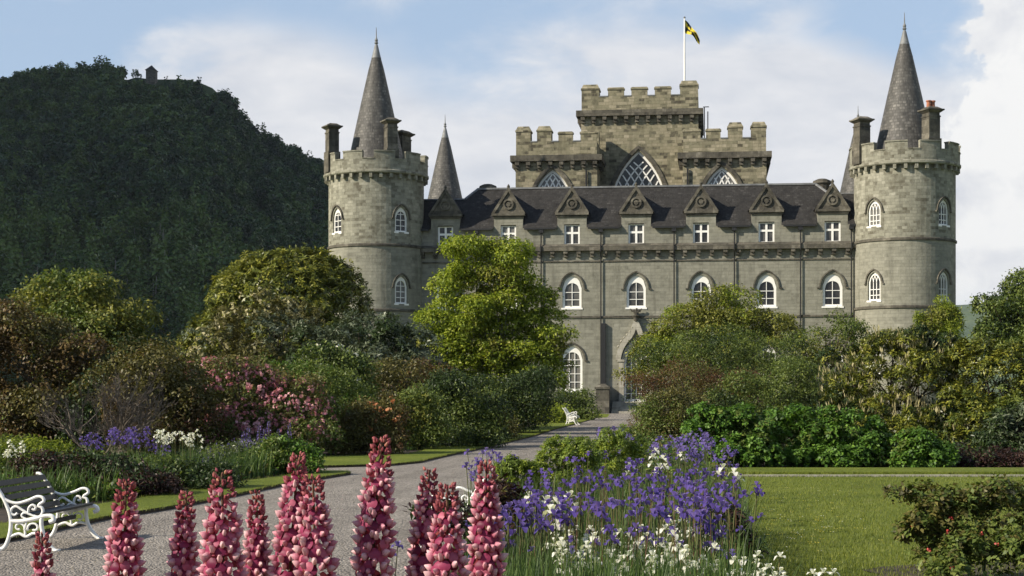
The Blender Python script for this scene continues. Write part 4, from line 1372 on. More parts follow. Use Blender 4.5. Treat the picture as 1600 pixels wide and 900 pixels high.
def kinds(t, r):
    if t < 0.42:
        return int(r.choice([3, 4, 5, 6, 0], p=[.3, .3, .1, .1, .2]))
    return int(r.choice([0, 1, 2, 5, 3], p=[.3, .3, .27, .05, .08]))
forest('forest', pts, 'leaf_forest', kinds, 1.0, 5, 'dark mixed forest covering the steep hill left of the castle')

# pale birch trunks that show between the lower trees
mb = MB()
for _ in range(60):
    px = rng.uniform(40, 500); t = rng.uniform(0.16, 0.34); Y = HY0 + (HY1 - HY0) * t
    z = hill_z(px, Y); x = X_at(px, Y)
    mb.tube([(x, Y - 4, z - 1), (x + rng.normal() * 0.5, Y - 4, z + 9 + rng.random() * 5)], [0.22, 0.1], 4)
tag(mb.build('birch_trunks', 'pale_bark'), 'pale thin trunks standing among the lower trees on the hill', 'tree trunks', kind='stuff')

def far_tree(name, label, px, py_top, tt, k, s, hgt):
    Y = HY1 - 8
    z = hill_z(px, Y)
    root = empty(name, (X_at(px, Y), Y, z - 0.5)); tag(root, label, 'tree', 'single trees on the skyline of the hill')
    top = Z_at(py_top, Y) - (z - 0.5)
    Vt, var = TT[k]
    zz = Vt[:, 2].max()
    V = Vt * np.array([s, s, 1]) * np.array([1, 1, top / zz])
    np_mesh('crown', V, quads_for(len(var)), ['leaf_forest'], None, var, root)
    mb = MB(); mb.tube([(0, 0, -1), (0, 0, top * 0.6)], [0.3, 0.15], 6); mb.build('trunk', 'bark', root)
far_tree('conifer_tree', 'pointed dark conifer rising highest on the left part of the hill crest', 79, 101, 0, 5, 1.0, 10)
far_tree('broadleaf_tree', 'rounded dark tree on the hilltop just left of the watchtower', 212, 108, 0, 0, 0.75, 8)
far_tree('broadleaf_tree', 'round tree at the shoulder where the hill crest starts to drop', 353, 141, 0, 1, 0.8, 8)
far_tree('broadleaf_tree', 'small lone tree leaning out from the steep right flank of the hill', 388, 182, 0, 2, 0.6, 8)
far_tree('broadleaf_tree', 'bushy tree beside the pointed conifer on the hill crest', 58, 110, 0, 2, 1.2, 8)

# watchtower on the hilltop
Yw = 1140.0; xw = X_at(237, Yw); zw = hill_z(237, Yw)
wt = empty('watchtower', (xw, Yw, zw - 0.5)); tag(wt, 'small stone watchtower with a pyramid roof on the hilltop', 'watchtower')
sx = Yw / FPX
mb = MB(); h = 20 * sx
mb.box(-3.4, 3.4, -3.4, 3.4, -1, h)
mb.box(-0.9, 0.9, -3.46, -3.39, h * 0.45, h * 0.72)
mb.build('wall', 'trim_stone', wt)
mb = MB(); mb.box(-3.9, 3.9, -3.9, 3.9, h, h + 0.4)
mb.add([(-3.7, -3.7, h + 0.4), (3.7, -3.7, h + 0.4), (3.7, 3.7, h + 0.4), (-3.7, 3.7, h + 0.4), (0, 0, h + 4.2)], [(0, 1, 4), (1, 2, 4), (2, 3, 4), (3, 0, 4)])
mb.build('roof', 'slate', wt)

# far hills beyond the castle on the right
def ridge(name, prof, Y, depth, mat):
    V = []; n = 120
    pxs_ = np.linspace(prof[0][0], prof[-1][0], n)
    for j in range(13):
        t = j / 12
        for i, p in enumerate(pxs_):
            py = np.interp(p, [q[0] for q in prof], [q[1] for q in prof])
            yy = Y - depth * (1 - t)
            ztop = Z_at(py, Y) * (1 + 0.02 * math.sin(i * 0.9 + 3))
            e = t ** 0.8
            V.append((X_at(p, Y), yy, ztop * e * (1 + 0.06 * math.sin(i * 0.5 + j)) if j else -2))
    F = [(j * n + i, j * n + i + 1, (j + 1) * n + i + 1, (j + 1) * n + i) for j in range(12) for i in range(n - 1)]
    return structure(np_mesh(name, V, F, [mat], smooth=True))
m, t, p = mat_new('farhill')
oc = t.new('ShaderNodeTexCoord').outputs['Object']
f = t.math('ADD', t.math('MULTIPLY', t.noise(oc, 0.004, 7, 0.6), 0.6), t.math('MULTIPLY', t.noise(oc, 0.03, 6, 0.7), 0.4))
t.put(p, 'Base Color', t.ramp(f, [(0.35, (0.03, 0.055, 0.02)), (0.5, (0.05, 0.08, 0.03)), (0.65, (0.10, 0.125, 0.045))]))
p.inputs['Roughness'].default_value = 1.0
ridge('hill', [(600, 612), (900, 580), (1200, 520), (1400, 490), (1500, 482), (1520, 471), (1545, 466), (1600, 440), (1700, 410), (1900, 400), (2200, 470), (2500, 600)], 3600, 1500, 'farhill')
ridge('hill', [(1350, 610), (1450, 560), (1500, 530), (1540, 516), (1600, 505), (1750, 500), (1950, 540), (2100, 608)], 2200, 700, 'farhill')

# a cloud high to the left, outside the picture, whose shadow lies on the wooded hill
rng = np.random.default_rng(4)
cl = MB()
CC = Vector((-1010.0, 560.0, 620.0))
for i in range(84):
    a = rng.random() * 6.28; r = math.sqrt(rng.random())
    c = CC + Vector((430 * r * math.cos(a), 400 * r * math.sin(a), rng.normal() * 25))
    rad = rng.uniform(125, 185)
    cl.lathe([(0.0, c.z - rad * 0.5), (rad * 0.7, c.z - rad * 0.42), (rad, c.z), (rad * 0.85, c.z + rad * 0.4), (rad * 0.5, c.z + rad * 0.68), (0, c.z + rad * 0.78)], 14, c.x, c.y)
cloud = cl.build('cloud', 'cloud_white', smooth=True)
structure(cloud)
# ------------------------------------------------------------------ trees and shrubs, left of the walk
G_L = None
plant('copper_shrub', 'shrub', 'large copper-brown shrub behind the leafless twiggy shrub', 44,
      [(40, 575, 105, 85), (120, 600, 65, 75), (-50, 590, 80, 100), (90, 660, 90, 60), (0, 665, 90, 70), (20, 530, 70, 45)],
      ['leaf_copper', 'leaf_olive'], 2000, 12, 0.13, 0.15, 0.09, seed=1, mix=0.35, base=60)
plant('maple_tree', 'tree', 'fresh green tree rising behind the copper-brown shrub, below the wooded hill', 62,
      [(95, 465, 42, 34), (140, 462, 36, 34), (62, 500, 36, 28), (175, 505, 45, 32), (125, 520, 80, 55), (205, 520, 32, 36), (150, 570, 90, 60)],
      ['leaf_yellowish', 'leaf_mid'], 1000, 13, 0.19, 0.24, 0.12, boughs=(90, 0.6, 0.45), rag=1.3, seed=2, mix=0.5, base=130, shell=0.5)
plant('twiggy_backdrop_shrub', 'shrub', 'dull green shrub behind the leafless twigs', 43,
      [(190, 590, 50, 50), (160, 640, 60, 55), (230, 565, 40, 35)], ['leaf_olive', 'leaf_dark'], 700, 12, 0.14, 0.15, 0.08, seed=3, mix=0.4)
plant('olive_shrub', 'shrub', 'olive brown shrub between the bare twigs and the pink azalea', 40,
      [(252, 605, 52, 55), (215, 640, 50, 50), (285, 650, 50, 50), (245, 680, 60, 35)],
      ['leaf_olive', 'leaf_copper'], 900, 12, 0.12, 0.15, 0.07, seed=4, mix=0.3, skirt=False)
plant('rhododendron', 'shrub', 'huge domed olive-green rhododendron overlapping a castle tower', 66,
      [(450, 468, 105, 74), (520, 485, 58, 80), (390, 480, 66, 66), (345, 530, 52, 48), (455, 545, 120, 75), (315, 560, 40, 50), (480, 440, 70, 50), (420, 440, 60, 48)],
      ['leaf_rhodo', 'leaf_yellowish'], 2600, 11, 0.12, 0.32, 0.10, 'rosette', boughs=None, rag=0.45, gap=0.25, seed=5, mix=0.22, base=450, shell=0.82, trunk=('bark', 0.16, 3))
plant('rhododendron', 'shrub', 'rhododendron with cream spent flowers below the big dome', 59,
      [(405, 515, 72, 56), (345, 550, 55, 48), (455, 510, 45, 48), (400, 580, 80, 60)],
      ['leaf_olive', 'leaf_greygreen'], 1100, 11, 0.12, 0.22, 0.07, 'rosette', seed=6, mix=0.3, shell=0.8,
      extra=blossom('bud_cream', 130, 8, 0.17, 0.09, 0.09))
plant('rhododendron', 'shrub', 'grey-green rhododendron against the foot of the left tower', 57,
      [(560, 535, 85, 38), (625, 545, 40, 42), (505, 540, 50, 40), (580, 590, 100, 60), (660, 570, 40, 50)],
      ['leaf_greygreen', 'leaf_dark'], 1300, 11, 0.12, 0.26, 0.075, 'rosette', seed=7, mix=0.3, shell=0.78)
plant('viburnum_shrub', 'shrub', 'green shrub dotted with flat white flower heads', 50,
      [(510, 570, 45, 34), (545, 580, 30, 30), (520, 620, 70, 45)], ['leaf_mid', 'leaf_dark'], 750, 12, 0.13, 0.16, 0.09, seed=8, mix=0.3,
      extra=blossom('petal_white', 34, 9, 0.09, 0.07, 0.10, upper=0.25))
plant('leafy_shrub', 'shrub', 'plain mid-green shrub between the pink azalea and the white-flowered shrub', 46,
      [(480, 610, 60, 40), (530, 640, 50, 50), (430, 600, 40, 40)], ['leaf_mid', 'leaf_hedge'], 800, 12, 0.13, 0.13, 0.06, seed=9, mix=0.4)
plant('pink_azalea', 'shrub', 'broad azalea covered in pink flowers', 42,
      [(370, 605, 68, 44), (325, 600, 45, 42), (455, 635, 58, 44), (490, 655, 32, 36), (400, 665, 90, 40), (320, 655, 40, 40)],
      ['leaf_olive', 'leaf_mid'], 1300, 12, 0.11, 0.12, 0.06, seed=10, mix=0.4,
      extra=blossom('petal_pink', 560, 7, 0.085, 0.075, 0.075, upper=-0.15))
plant('orange_azalea', 'shrub', 'rounded bronze azalea with a few orange flowers on the lawn edge', 43,
      [(562, 670, 44, 44), (600, 655, 30, 34), (545, 690, 30, 30)], ['leaf_olive', 'leaf_copper'], 900, 12, 0.10, 0.11, 0.055, seed=11, mix=0.25,
      extra=blossom('petal_orange', 34, 7, 0.08, 0.07, 0.08, side=lambda p, r: p[:, 0] > 0.1))
plant('bronze_maple', 'tree', 'low bronze maple behind the orange azalea', 53,
      [(640, 588, 62, 26), (600, 600, 40, 30), (680, 600, 40, 28), (640, 630, 60, 40)], ['leaf_olive', 'leaf_red'], 700, 12, 0.13, 0.15, 0.06, seed=12, mix=0.4, skirt=True)
plant('evergreen_shrub', 'shrub', 'dark evergreen mound beside the mown strip, in front of the yew', 49,
      [(700, 630, 44, 46), (655, 668, 34, 36), (745, 655, 44, 42), (705, 680, 66, 26), (622, 690, 22, 18), (740, 682, 50, 18)], ['leaf_dark', 'leaf_mid'], 1500, 12, 0.13, 0.13, 0.06, seed=13, mix=0.4, skirt=False)
plant('leafy_shrub', 'shrub', 'fresh green shrub between the bronze azalea and the dark evergreen mound', 46.5,
      [(655, 640, 34, 34), (632, 660, 26, 30), (668, 668, 28, 26)], ['leaf_mid', 'leaf_yellowish'], 520, 12, 0.12, 0.13, 0.06, seed=91, mix=0.35)
plant('leafy_shrub', 'shrub', 'yellowish loose shrub in front of the yew, at the bend of the mown strip', 56,
      [(772, 655, 24, 24), (755, 664, 20, 18), (790, 662, 18, 16)], ['leaf_olive', 'leaf_yellowish'], 420, 11, 0.12, 0.13, 0.06, seed=92, mix=0.4)
plant('maple_tree', 'tree', 'tall bright yellow-green maple rising to the castle eaves above the dark yew', 72,
      [(765, 392, 38, 26), (735, 405, 34, 22), (795, 412, 36, 22), (718, 432, 40, 22), (760, 440, 46, 26), (810, 440, 36, 24), (700, 462, 34, 18), (745, 475, 52, 26), (800, 475, 48, 26), (828, 470, 26, 18),
       (690, 498, 36, 20), (835, 500, 34, 20), (785, 510, 60, 28), (725, 515, 46, 24), (852, 528, 34, 20), (672, 525, 28, 14), (815, 545, 56, 28), (750, 555, 60, 32), (695, 548, 42, 22), (862, 556, 28, 20),
       (780, 592, 80, 40), (840, 590, 40, 30), (715, 590, 50, 30)],
      ['leaf_bright', 'leaf_yellowish'], 2600, 13, 0.15, 0.22, 0.12, boughs=(130, 0.62, 0.45), seed=14, mix=0.15, base=765, shell=0.45, trunk=('pale_bark', 0.16, 1), flat=0.5, rag=1.35, up=0.55, gap=0.4)
plant('yew_tree', 'tree', 'dark spreading yew under the bright maple', 64,
      [(805, 630, 58, 38), (765, 632, 56, 38), (842, 610, 30, 32), (812, 648, 36, 24), (740, 655, 50, 22)], ['leaf_dark', 'leaf_mid'], 1400, 12, 0.15, 0.16, 0.06, seed=15, mix=0.3, base=790, skirt=False)
plant('clipped_shrub', 'shrub', 'low rounded shrub behind the distant white bench', 94,
      [(888, 630, 34, 18), (912, 628, 18, 16), (868, 640, 24, 14)], ['leaf_mid', 'leaf_dark'], 420, 10, 0.18, 0.18, 0.1, seed=16, mix=0.4)
plant('golden_shrub', 'shrub', 'small golden-green shrub left of the distant white bench', 84,
      [(868, 645, 26, 11), (850, 650, 20, 10)], ['leaf_bright'], 220, 10, 0.14, 0.16, 0.09, seed=17, trunk=('bark', 0.05, 1))
plant('herbaceous_mound', 'plant', 'leafy green mound at the rounded end of the mown strip', 33.0,
      [(440, 712, 40, 30), (470, 722, 26, 22), (410, 724, 24, 22)], ['leaf_mid', 'leaf_hedge'], 500, 10, 0.07, 0.11, 0.055, seed=18, mix=0.4, trunk=('stem_green', 0.02, 3))
plant('feathery_plant', 'plant', 'tall feathery green plants behind the near white bench', 31,
      [(30, 710, 36, 26), (70, 712, 34, 26), (-10, 715, 40, 28), (50, 735, 60, 30)], ['leaf_mid', 'leaf_bright'], 800, 10, 0.06, 0.12, 0.025, 'tuft', seed=19, mix=0.4, trunk=('stem_green', 0.02, 4))
plant('maroon_plant', 'plant', 'dark maroon foliage between the near white bench and the purple irises', 26.3,
      [(125, 740, 50, 32), (85, 748, 44, 34), (175, 750, 44, 30), (225, 752, 40, 28), (150, 765, 80, 20)], ['leaf_maroon', 'leaf_dark'], 900, 10, 0.07, 0.11, 0.045, seed=20, mix=0.5, trunk=('stem_red', 0.02, 4))
plant('dark_plant', 'plant', 'low dark green plants along the mown strip, right of the maroon foliage', 28.0,
      [(290, 748, 40, 24), (250, 745, 36, 28), (330, 745, 36, 20)], ['leaf_dark', 'leaf_mid'], 500, 10, 0.07, 0.11, 0.04, seed=22, mix=0.35, trunk=('stem_green', 0.02, 4))
plant('catmint_plant', 'plant', 'grey-green lavender-flowered plants right of the left white irises', 33.5,
      [(350, 725, 40, 24), (385, 715, 36, 24), (320, 730, 30, 22)], ['leaf_greygreen', 'leaf_mid'], 420, 10, 0.07, 0.10, 0.03, seed=21, mix=0.5, trunk=('stem_green', 0.02, 3),
      extra=blossom('petal_lavender', 90, 6, 0.06, 0.03, 0.05, mode='spike', upper=0.0))

# leafless shrub of grey twigs
def twigs(name, label, px, py, Y, rx, top, seed):
    r = np.random.default_rng(seed)
    x0 = X_at(px, Y)
    root = empty(name, (x0, Y, 0)); tag(root, label, 'shrub')
    mb = MB(); fine = MB()
    H = Z_at(top, Y)
    def grow(p, d, L, rad, depth):
        n = 3
        pts = [p]
        for i in range(n):
            d = (d + Vector(r.normal(size=3)) * 0.22 + Vector((0, 0, 0.06))).normalized()
            pts.append(pts[-1] + d * L / n)
        (mb if depth < 2 else fine).tube(pts, [rad * (1 - 0.45 * i / n) for i in range(n + 1)], 5 if depth < 2 else 3, cap=False)
        if depth < 4:
            for _ in range(4 if depth else 5):
                q = pts[int(r.integers(1, n + 1))]
                grow(q, (d + Vector(r.normal(size=3)) * 0.40 + Vector((0, 0, 0.30))).normalized(), L * r.uniform(0.5, 0.75), rad * 0.52, depth + 1)
    for s in range(8):
        a = r.random() * 6.28
        grow(Vector((0.12 * math.cos(a), 0.12 * math.sin(a), -0.1)), Vector((math.cos(a) * 0.42, math.sin(a) * 0.3, 1)).normalized(), H * 0.44, 0.038, 0)
    mb.build('trunk', 'twig_bark', root); fine.build('twigs', 'twig_bark', root)
twigs('bare_shrub', 'leafless grey-brown twiggy shrub left of the olive shrub', 158, 690, 37.5, 80, 552, 8)

# ------------------------------------------------------------------ right of the walk
plant('leafy_tree', 'tree', 'yellow-green tree beside the castle door, reaching the principal windows', 80,
      [(1128, 466, 34, 20), (1100, 482, 36, 20), (1165, 484, 38, 20), (1080, 502, 40, 22), (1135, 505, 50, 26), (1195, 508, 36, 22), (1052, 525, 40, 22), (1105, 530, 52, 28), (1165, 532, 50, 28), (1215, 535, 30, 24), (1030, 552, 36, 24), (1008, 580, 24, 26),
       (1120, 575, 90, 50)],
      ['leaf_yellowish', 'leaf_bright'], 2100, 12, 0.15, 0.20, 0.10, boughs=(110, 0.62, 0.45), seed=31, mix=0.3, base=1115, shell=0.45, flat=0.5, rag=1.3, up=0.5)
plant('willow_shrub', 'tree', 'darker fine-leaved shrub in front of the yellow-green tree', 70,
      [(1060, 555, 62, 30), (1120, 555, 70, 34), (1180, 570, 50, 44), (1010, 575, 28, 26), (1100, 600, 90, 50)], ['leaf_mid', 'leaf_dark'], 1300, 12, 0.15, 0.20, 0.05, seed=32, mix=0.3, skirt=True)
plant('airy_tree', 'tree', 'airy green tree with several leaders below the right tower', 74,
      [(1318, 512, 32, 24), (1345, 518, 22, 24), (1290, 535, 34, 28), (1330, 550, 40, 34), (1250, 555, 36, 42), (1290, 580, 60, 44), (1240, 600, 50, 44)],
      ['leaf_mid', 'leaf_yellowish'], 1100, 11, 0.17, 0.19, 0.09, seed=33, mix=0.25, skirt=True, base=1290, shell=0.45)
plant('red_maple', 'tree', 'low red-leaved maple spreading beside the castle steps', 59,
      [(1060, 590, 62, 20), (1125, 598, 55, 20), (1018, 602, 32, 15), (1160, 610, 34, 22), (1090, 622, 90, 22)], ['leaf_red', 'leaf_olive'], 1000, 12, 0.12, 0.13, 0.05, seed=34, mix=0.4, skirt=True)
plant('bronze_shrub', 'shrub', 'small bronze-green shrub at the corner of the walk below the red maple', 53,
      [(1040, 640, 40, 26), (1075, 645, 34, 24), (1015, 645, 22, 18)], ['leaf_olive', 'leaf_mid'], 600, 11, 0.11, 0.12, 0.06, seed=35, mix=0.4)
plant('evergreen_shrub', 'shrub', 'mid-green shrub directly behind the bright hedge', 55,
      [(1180, 615, 45, 36), (1235, 610, 45, 46), (1260, 640, 40, 36), (1140, 640, 40, 30)], ['leaf_mid', 'leaf_dark'], 1000, 12, 0.13, 0.15, 0.06, seed=36, mix=0.35)
plant('rhododendron', 'shrub', 'rhododendron bristling with pale upright buds behind the bright hedge', 48,
      [(1395, 575, 72, 56), (1325, 608, 52, 46), (1450, 600, 64, 60), (1430, 550, 52, 36), (1385, 545, 36, 30), (1420, 660, 90, 45), (1310, 650, 40, 40), (1490, 575, 40, 45)],
      ['leaf_rhodo', 'leaf_dark'], 1900, 11, 0.10, 0.20, 0.06, 'rosette', boughs=(110, 0.3, 0.8), seed=37, mix=0.4, base=1400, shell=0.8, trunk=('bark', 0.09, 4),
      extra=blossom('bud_cream', 520, 4, 0.17, 0.035, 0.03, name='bud', mode='spike', upper=-0.1))
plant('rhododendron', 'shrub', 'large mixed-green rhododendron without pale buds, below the oak', 47,
      [(1570, 590, 70, 60), (1535, 570, 45, 40), (1610, 640, 70, 60), (1625, 565, 70, 50), (1560, 650, 50, 55), (1500, 640, 34, 50)],
      ['leaf_rhodo', 'leaf_mid'], 1700, 11, 0.11, 0.19, 0.06, 'rosette', boughs=(110, 0.3, 0.8), seed=38, mix=0.4, base=1570, shell=0.8, trunk=('bark', 0.09, 4))
plant('laurel_shrub', 'shrub', 'low glossy dark shrub between the rose bush and the big rhododendron', 38,
      [(1590, 665, 40, 40), (1620, 690, 50, 40), (1555, 690, 34, 34)], ['leaf_dark', 'leaf_greygreen'], 600, 10, 0.09, 0.17, 0.055, 'rosette', seed=39, mix=0.35)
plant('maroon_plant', 'plant', 'low dark red foliage at the right end of the hedge', 36,
      [(1530, 722, 50, 18), (1570, 726, 40, 16), (1490, 728, 24, 12)], ['leaf_maroon', 'leaf_dark'], 420, 9, 0.07, 0.11, 0.05, seed=40, mix=0.3, trunk=('stem_red', 0.02, 3))
plant('conifer_tree', 'tree', 'bushy light green conifer at the right foot of the right tower', 96,
      [(1472, 492, 15, 26), (1460, 505, 15, 24), (1486, 505, 15, 24), (1474, 515, 26, 26), (1475, 545, 28, 36)], ['leaf_bright', 'leaf_yellowish'], 620, 10, 0.14, 0.30, 0.08, boughs=(60, 0.34, 1.5), seed=41, mix=0.3, base=1473, up=0.0)
plant('conifer_tree', 'tree', 'small narrow conifer left of the bushy light green one', 96,
      [(1437, 500, 6.5, 13), (1437, 512, 8, 16), (1438, 540, 10, 30)], ['leaf_mid', 'leaf_bright'], 200, 10, 0.10, 0.24, 0.07, seed=42, mix=0.5, base=1437, up=0.0, trunk=('bark', 0.06, 1))
plant('oak_tree', 'tree', 'broad dark green oak beyond the castle, against the far hills', 118,
      [(1590, 485, 46, 34), (1562, 502, 30, 26), (1625, 470, 55, 45), (1575, 520, 40, 24), (1640, 510, 60, 40)], ['leaf_mid', 'leaf_dark'], 1300, 12, 0.24, 0.32, 0.2, seed=43, mix=0.25, base=1600, shell=0.6, trunk=('bark', 0.25, 1))
# bright hedge: four bushes shoulder to shoulder
HG = 'bright green bushes of the hedge along the lawn'
plant('hedge_bush', 'bush', 'left end bush of the bright green hedge, next to the irises', 35.6, [(1115, 685, 48, 46), (1160, 688, 48, 50), (1130, 715, 60, 30)],
      ['leaf_hedge', 'leaf_mid'], 1150, 10, 0.08, 0.12, 0.075, 'rosette', boughs=(60, 0.3, 0.8), seed=51, group=HG, mix=0.1, shell=0.72, trunk=('stem_green', 0.03, 5))
plant('hedge_bush', 'bush', 'second bush from the left in the bright green hedge', 36.0, [(1235, 686, 54, 50), (1200, 698, 42, 44), (1268, 694, 40, 46), (1235, 715, 58, 30)],
      ['leaf_hedge', 'leaf_mid'], 1100, 10, 0.08, 0.12, 0.075, 'rosette', boughs=(60, 0.3, 0.8), seed=52, group=HG, mix=0.1, shell=0.72, trunk=('stem_green', 0.03, 5))
plant('hedge_bush', 'bush', 'third bush of the bright green hedge, tallest in front of the pale-budded shrub', 36.0, [(1305, 690, 52, 52), (1355, 700, 44, 46), (1385, 712, 30, 32), (1325, 715, 64, 30)],
      ['leaf_hedge', 'leaf_mid'], 1150, 10, 0.08, 0.12, 0.075, 'rosette', boughs=(60, 0.3, 0.8), seed=53, group=HG, mix=0.1, shell=0.72, trunk=('stem_green', 0.03, 5))
plant('hedge_bush', 'bush', 'small separate round bush at the right end of the bright green hedge', 35.4, [(1440, 706, 38, 34), (1425, 718, 34, 24), (1460, 720, 30, 22)],
      ['leaf_hedge', 'leaf_mid'], 750, 10, 0.08, 0.12, 0.075, 'rosette', boughs=(60, 0.3, 0.8), seed=54, group=HG, mix=0.1, shell=0.72, trunk=('stem_green', 0.03, 4))
# rose bush in the right foreground
plant('rose_bush', 'bush', 'loose rose bush with a few red roses at the edge of the lawn', 14.6,
      [(1575, 815, 62, 58), (1520, 835, 60, 48), (1470, 800, 40, 30), (1510, 805, 42, 30), (1600, 770, 40, 32), (1465, 845, 38, 34), (1545, 865, 70, 40), (1440, 785, 26, 16), (1630, 840, 50, 66), (1490, 770, 34, 14), (1425, 825, 26, 18), (1415, 775, 18, 8), (1550, 765, 30, 20), (1500, 875, 50, 30)],
      ['leaf_mid', 'leaf_olive'], 1050, 7, 0.05, 0.078, 0.044, 'rosette', boughs=(60, 0.38, 0.9), seed=55, mix=0.4, base=1540, shell=0.2, rag=1.7, gap=0.3, trunk=('stem_green', 0.010, 7),
      extra=blossom('petal_red', 12, 9, 0.024, 0.022, 0.014, upper=-0.3))

# ------------------------------------------------------------------ irises
def blade_mesh(name, pos, h, w, lean, rng, mats, parent=None, seg=3):
    """upright tapering blades that arch over"""
    n = len(pos)
    a = rng.random(n) * 6.28
    D = np.stack([np.cos(a), np.sin(a), np.zeros(n)], 1)
    S = np.stack([-np.sin(a), np.cos(a), np.zeros(n)], 1)
    h = h * rng.uniform(0.65, 1.1, n); ln = lean * rng.random(n)
    rows = []
    for i in range(seg + 1):
        t = i / seg
        c = pos + np.array([0, 0, 1.0]) * (h * t * (1 - 0.25 * ln * t))[:, None] + D * (h * ln * t * t)[:, None]
        ww = w * (1 - t ** 2) + 0.001
        rows.append((c - S * ww / 2, c + S * ww / 2))
    V = np.stack([q for r in rows for q in r], 1).reshape(-1, 3)
    k = 2 * (seg + 1)
    base = np.arange(n)[:, None] * k
    Q = np.concatenate([base + np.array([[2 * i, 2 * i + 1, 2 * i + 3, 2 * i + 2]]) for i in range(seg)], 1).reshape(-1, 4)
    var = np.repeat(rng.random(n), seg)
    return np_mesh(name, V, Q, mats, None, var, parent)

def petal(out, base, d, L, w, curve, rise, var, cup=0.25):
    """strip petal of three quads; d horizontal direction, rise(t) height profile"""
    s = Vector((-d.y, d.x, 0))
    prof = [0.25, 0.9, 1.0, 0.35]
    rows = []
    for i in range(4):
        t = i / 3
        c = base + d * (L * curve(t)) + Vector((0, 0, L * rise(t)))
        ww = w * prof[i] / 2
        up = Vector((0, 0, cup * w * (0.4 if 0 < i < 3 else 0.1)))
        rows.append((c - s * ww + up, c, c + s * ww + up))
    b = len(out[0])
    for r in rows:
        out[0].extend([tuple(q) for q in r])
    for i in range(3):
        for j in range(2):
            k = b + i * 3 + j
            out[1].append((k, k + 1, k + 4, k + 3)); out[2].append(var)

def iris_proto(name, label, cat, group, mat, seed, H, size, blooms, falls=True, leafh=0.7, stem='stem_green'):
    r = np.random.default_rng(seed)
    root = empty(name); tag(root, label, cat, group)
    mb = MB()
    top = Vector((r.normal() * 0.05, r.normal() * 0.05, H))
    mb.tube([(0, 0, -0.05), (top.x * 0.3, top.y * 0.3, H * 0.5), tuple(top)], [0.006, 0.005, 0.004], 4, cap=False)
    heads = [(top, 1.0)]
    for i in range(blooms - 1):
        hz = H * r.uniform(0.80, 0.97) if falls else H * r.uniform(0.72, 0.98)
        a = r.random() * 6.28; rr = r.uniform(0.03, 0.075)
        q = Vector((top.x * hz / H + rr * math.cos(a), top.y * hz / H + rr * math.sin(a), hz))
        mb.tube([(top.x * 0.7, top.y * 0.7, hz - 0.1), tuple(q)], [0.004, 0.003], 4, cap=False)
        heads.append((q, r.uniform(0.75, 1.0)))
    # a spent brown bud
    nst = len(mb.f)
    me = np_mesh('stem', mb.v, [tuple(f) for f in mb.f], [stem], None, r.random(nst), root)
    for q, k in heads:
        out = ([], [], [])
        a0 = r.random() * 6.28
        for i in range(3):
            a = a0 + i * 2.094
            d = Vector((math.cos(a), math.sin(a), 0))
            L = size * k
            droop = r.uniform(0.25, 0.75)
            # falls: out and down
            petal(out, q, d, L, L * 0.72, lambda t: 0.15 + 0.75 * t, lambda t: 0.28 * math.sin(2.2 * t) - droop * t * t, 0.30 + 0.3 * r.random())
            a += 1.047
            d = Vector((math.cos(a), math.sin(a), 0))
            # standards: upright
            petal(out, q, d, L, L * 0.6, lambda t: 0.05 + 0.36 * t, lambda t: 0.05 + 0.72 * t - 0.1 * t * t, 0.5 + 0.4 * r.random(), 0.5)
        np_mesh('bloom', np.array(out[0]), out[1], [mat], None, out[2], root)
    n = 4
    pos = r.normal(size=(n, 3)) * np.array([0.03, 0.03, 0])
    pos[:, 2] = -0.03
    blade_mesh('leaf', pos, leafh, 0.018, 0.35, r, ['leaf_blade'], root, seg=3)
    return root

def scatter_irises(protos, spots, r, labels=None):
    used = getattr(scatter_irises, 'used', set())
    for (x, y, z, s) in spots:
        p = protos[int(r.integers(0, len(protos)))]
        if p.name in used:
            o = copy_tree(p)
        else:
            o = p; used.add(p.name)
        o.location = (x, y, z); o.rotation_euler = (0, 0, r.random() * 6.28); o.scale = (s, s, s)
    scatter_irises.used = used
    for p in protos:
        if p.name not in used:
            for ch in list(p.children): bpy.data.objects.remove(ch)
            bpy.data.objects.remove(p)

r = np.random.default_rng(77)
def spots_px(boxes, h, far_min=9.3):
    """(px0,px1,py0,py1,count): heads seen at these pixels, standing on the bed"""
    out = []
    for px0, px1, py0, py1, n in boxes:
        for _ in range(n):
            px = r.uniform(px0, px1); py = r.uniform(py0, py1)
            Y = min(30.0, max(far_min, (EYE - h) * FPX / (py - HOR) * r.uniform(0.92, 1.08)))
            z = bed_z(Y)
            hh = Z_at(py, Y) - z
            out.append((X_at(px, Y), Y, z, hh / h))
    return out
violet = [iris_proto('violet_iris', 'violet-blue iris on a tall stem in the bed between walk and lawn', 'iris', 'violet irises in the bed between walk and lawn', 'petal_violet', 100 + i, 1.0, 0.056, 1 + i % 2, stem='stem_green') for i in range(6)]
sp = spots_px([(810, 1150, 735, 790, 58), (890, 1150, 705, 760, 46), (780, 1150, 760, 812, 58), (840, 1160, 790, 835, 24), (1120, 1175, 740, 820, 9), (1000, 1150, 790, 870, 7), (895, 935, 850, 890, 3), (590, 640, 835, 885, 4), (722, 748, 785, 850, 5), (775, 830, 775, 815, 12), (770, 800, 815, 850, 5), (735, 800, 705, 730, 8)], 1.0)
scatter_irises(violet, sp, r)
lav = [iris_proto('lavender_iris', 'pale lavender-blue iris at the far end of the bed, towards the hedge and steps', 'iris', 'lavender irises at the far end of the bed', 'petal_lavender', 120 + i, 0.95, 0.07, 3, stem='stem_green') for i in range(4)]
sp = []
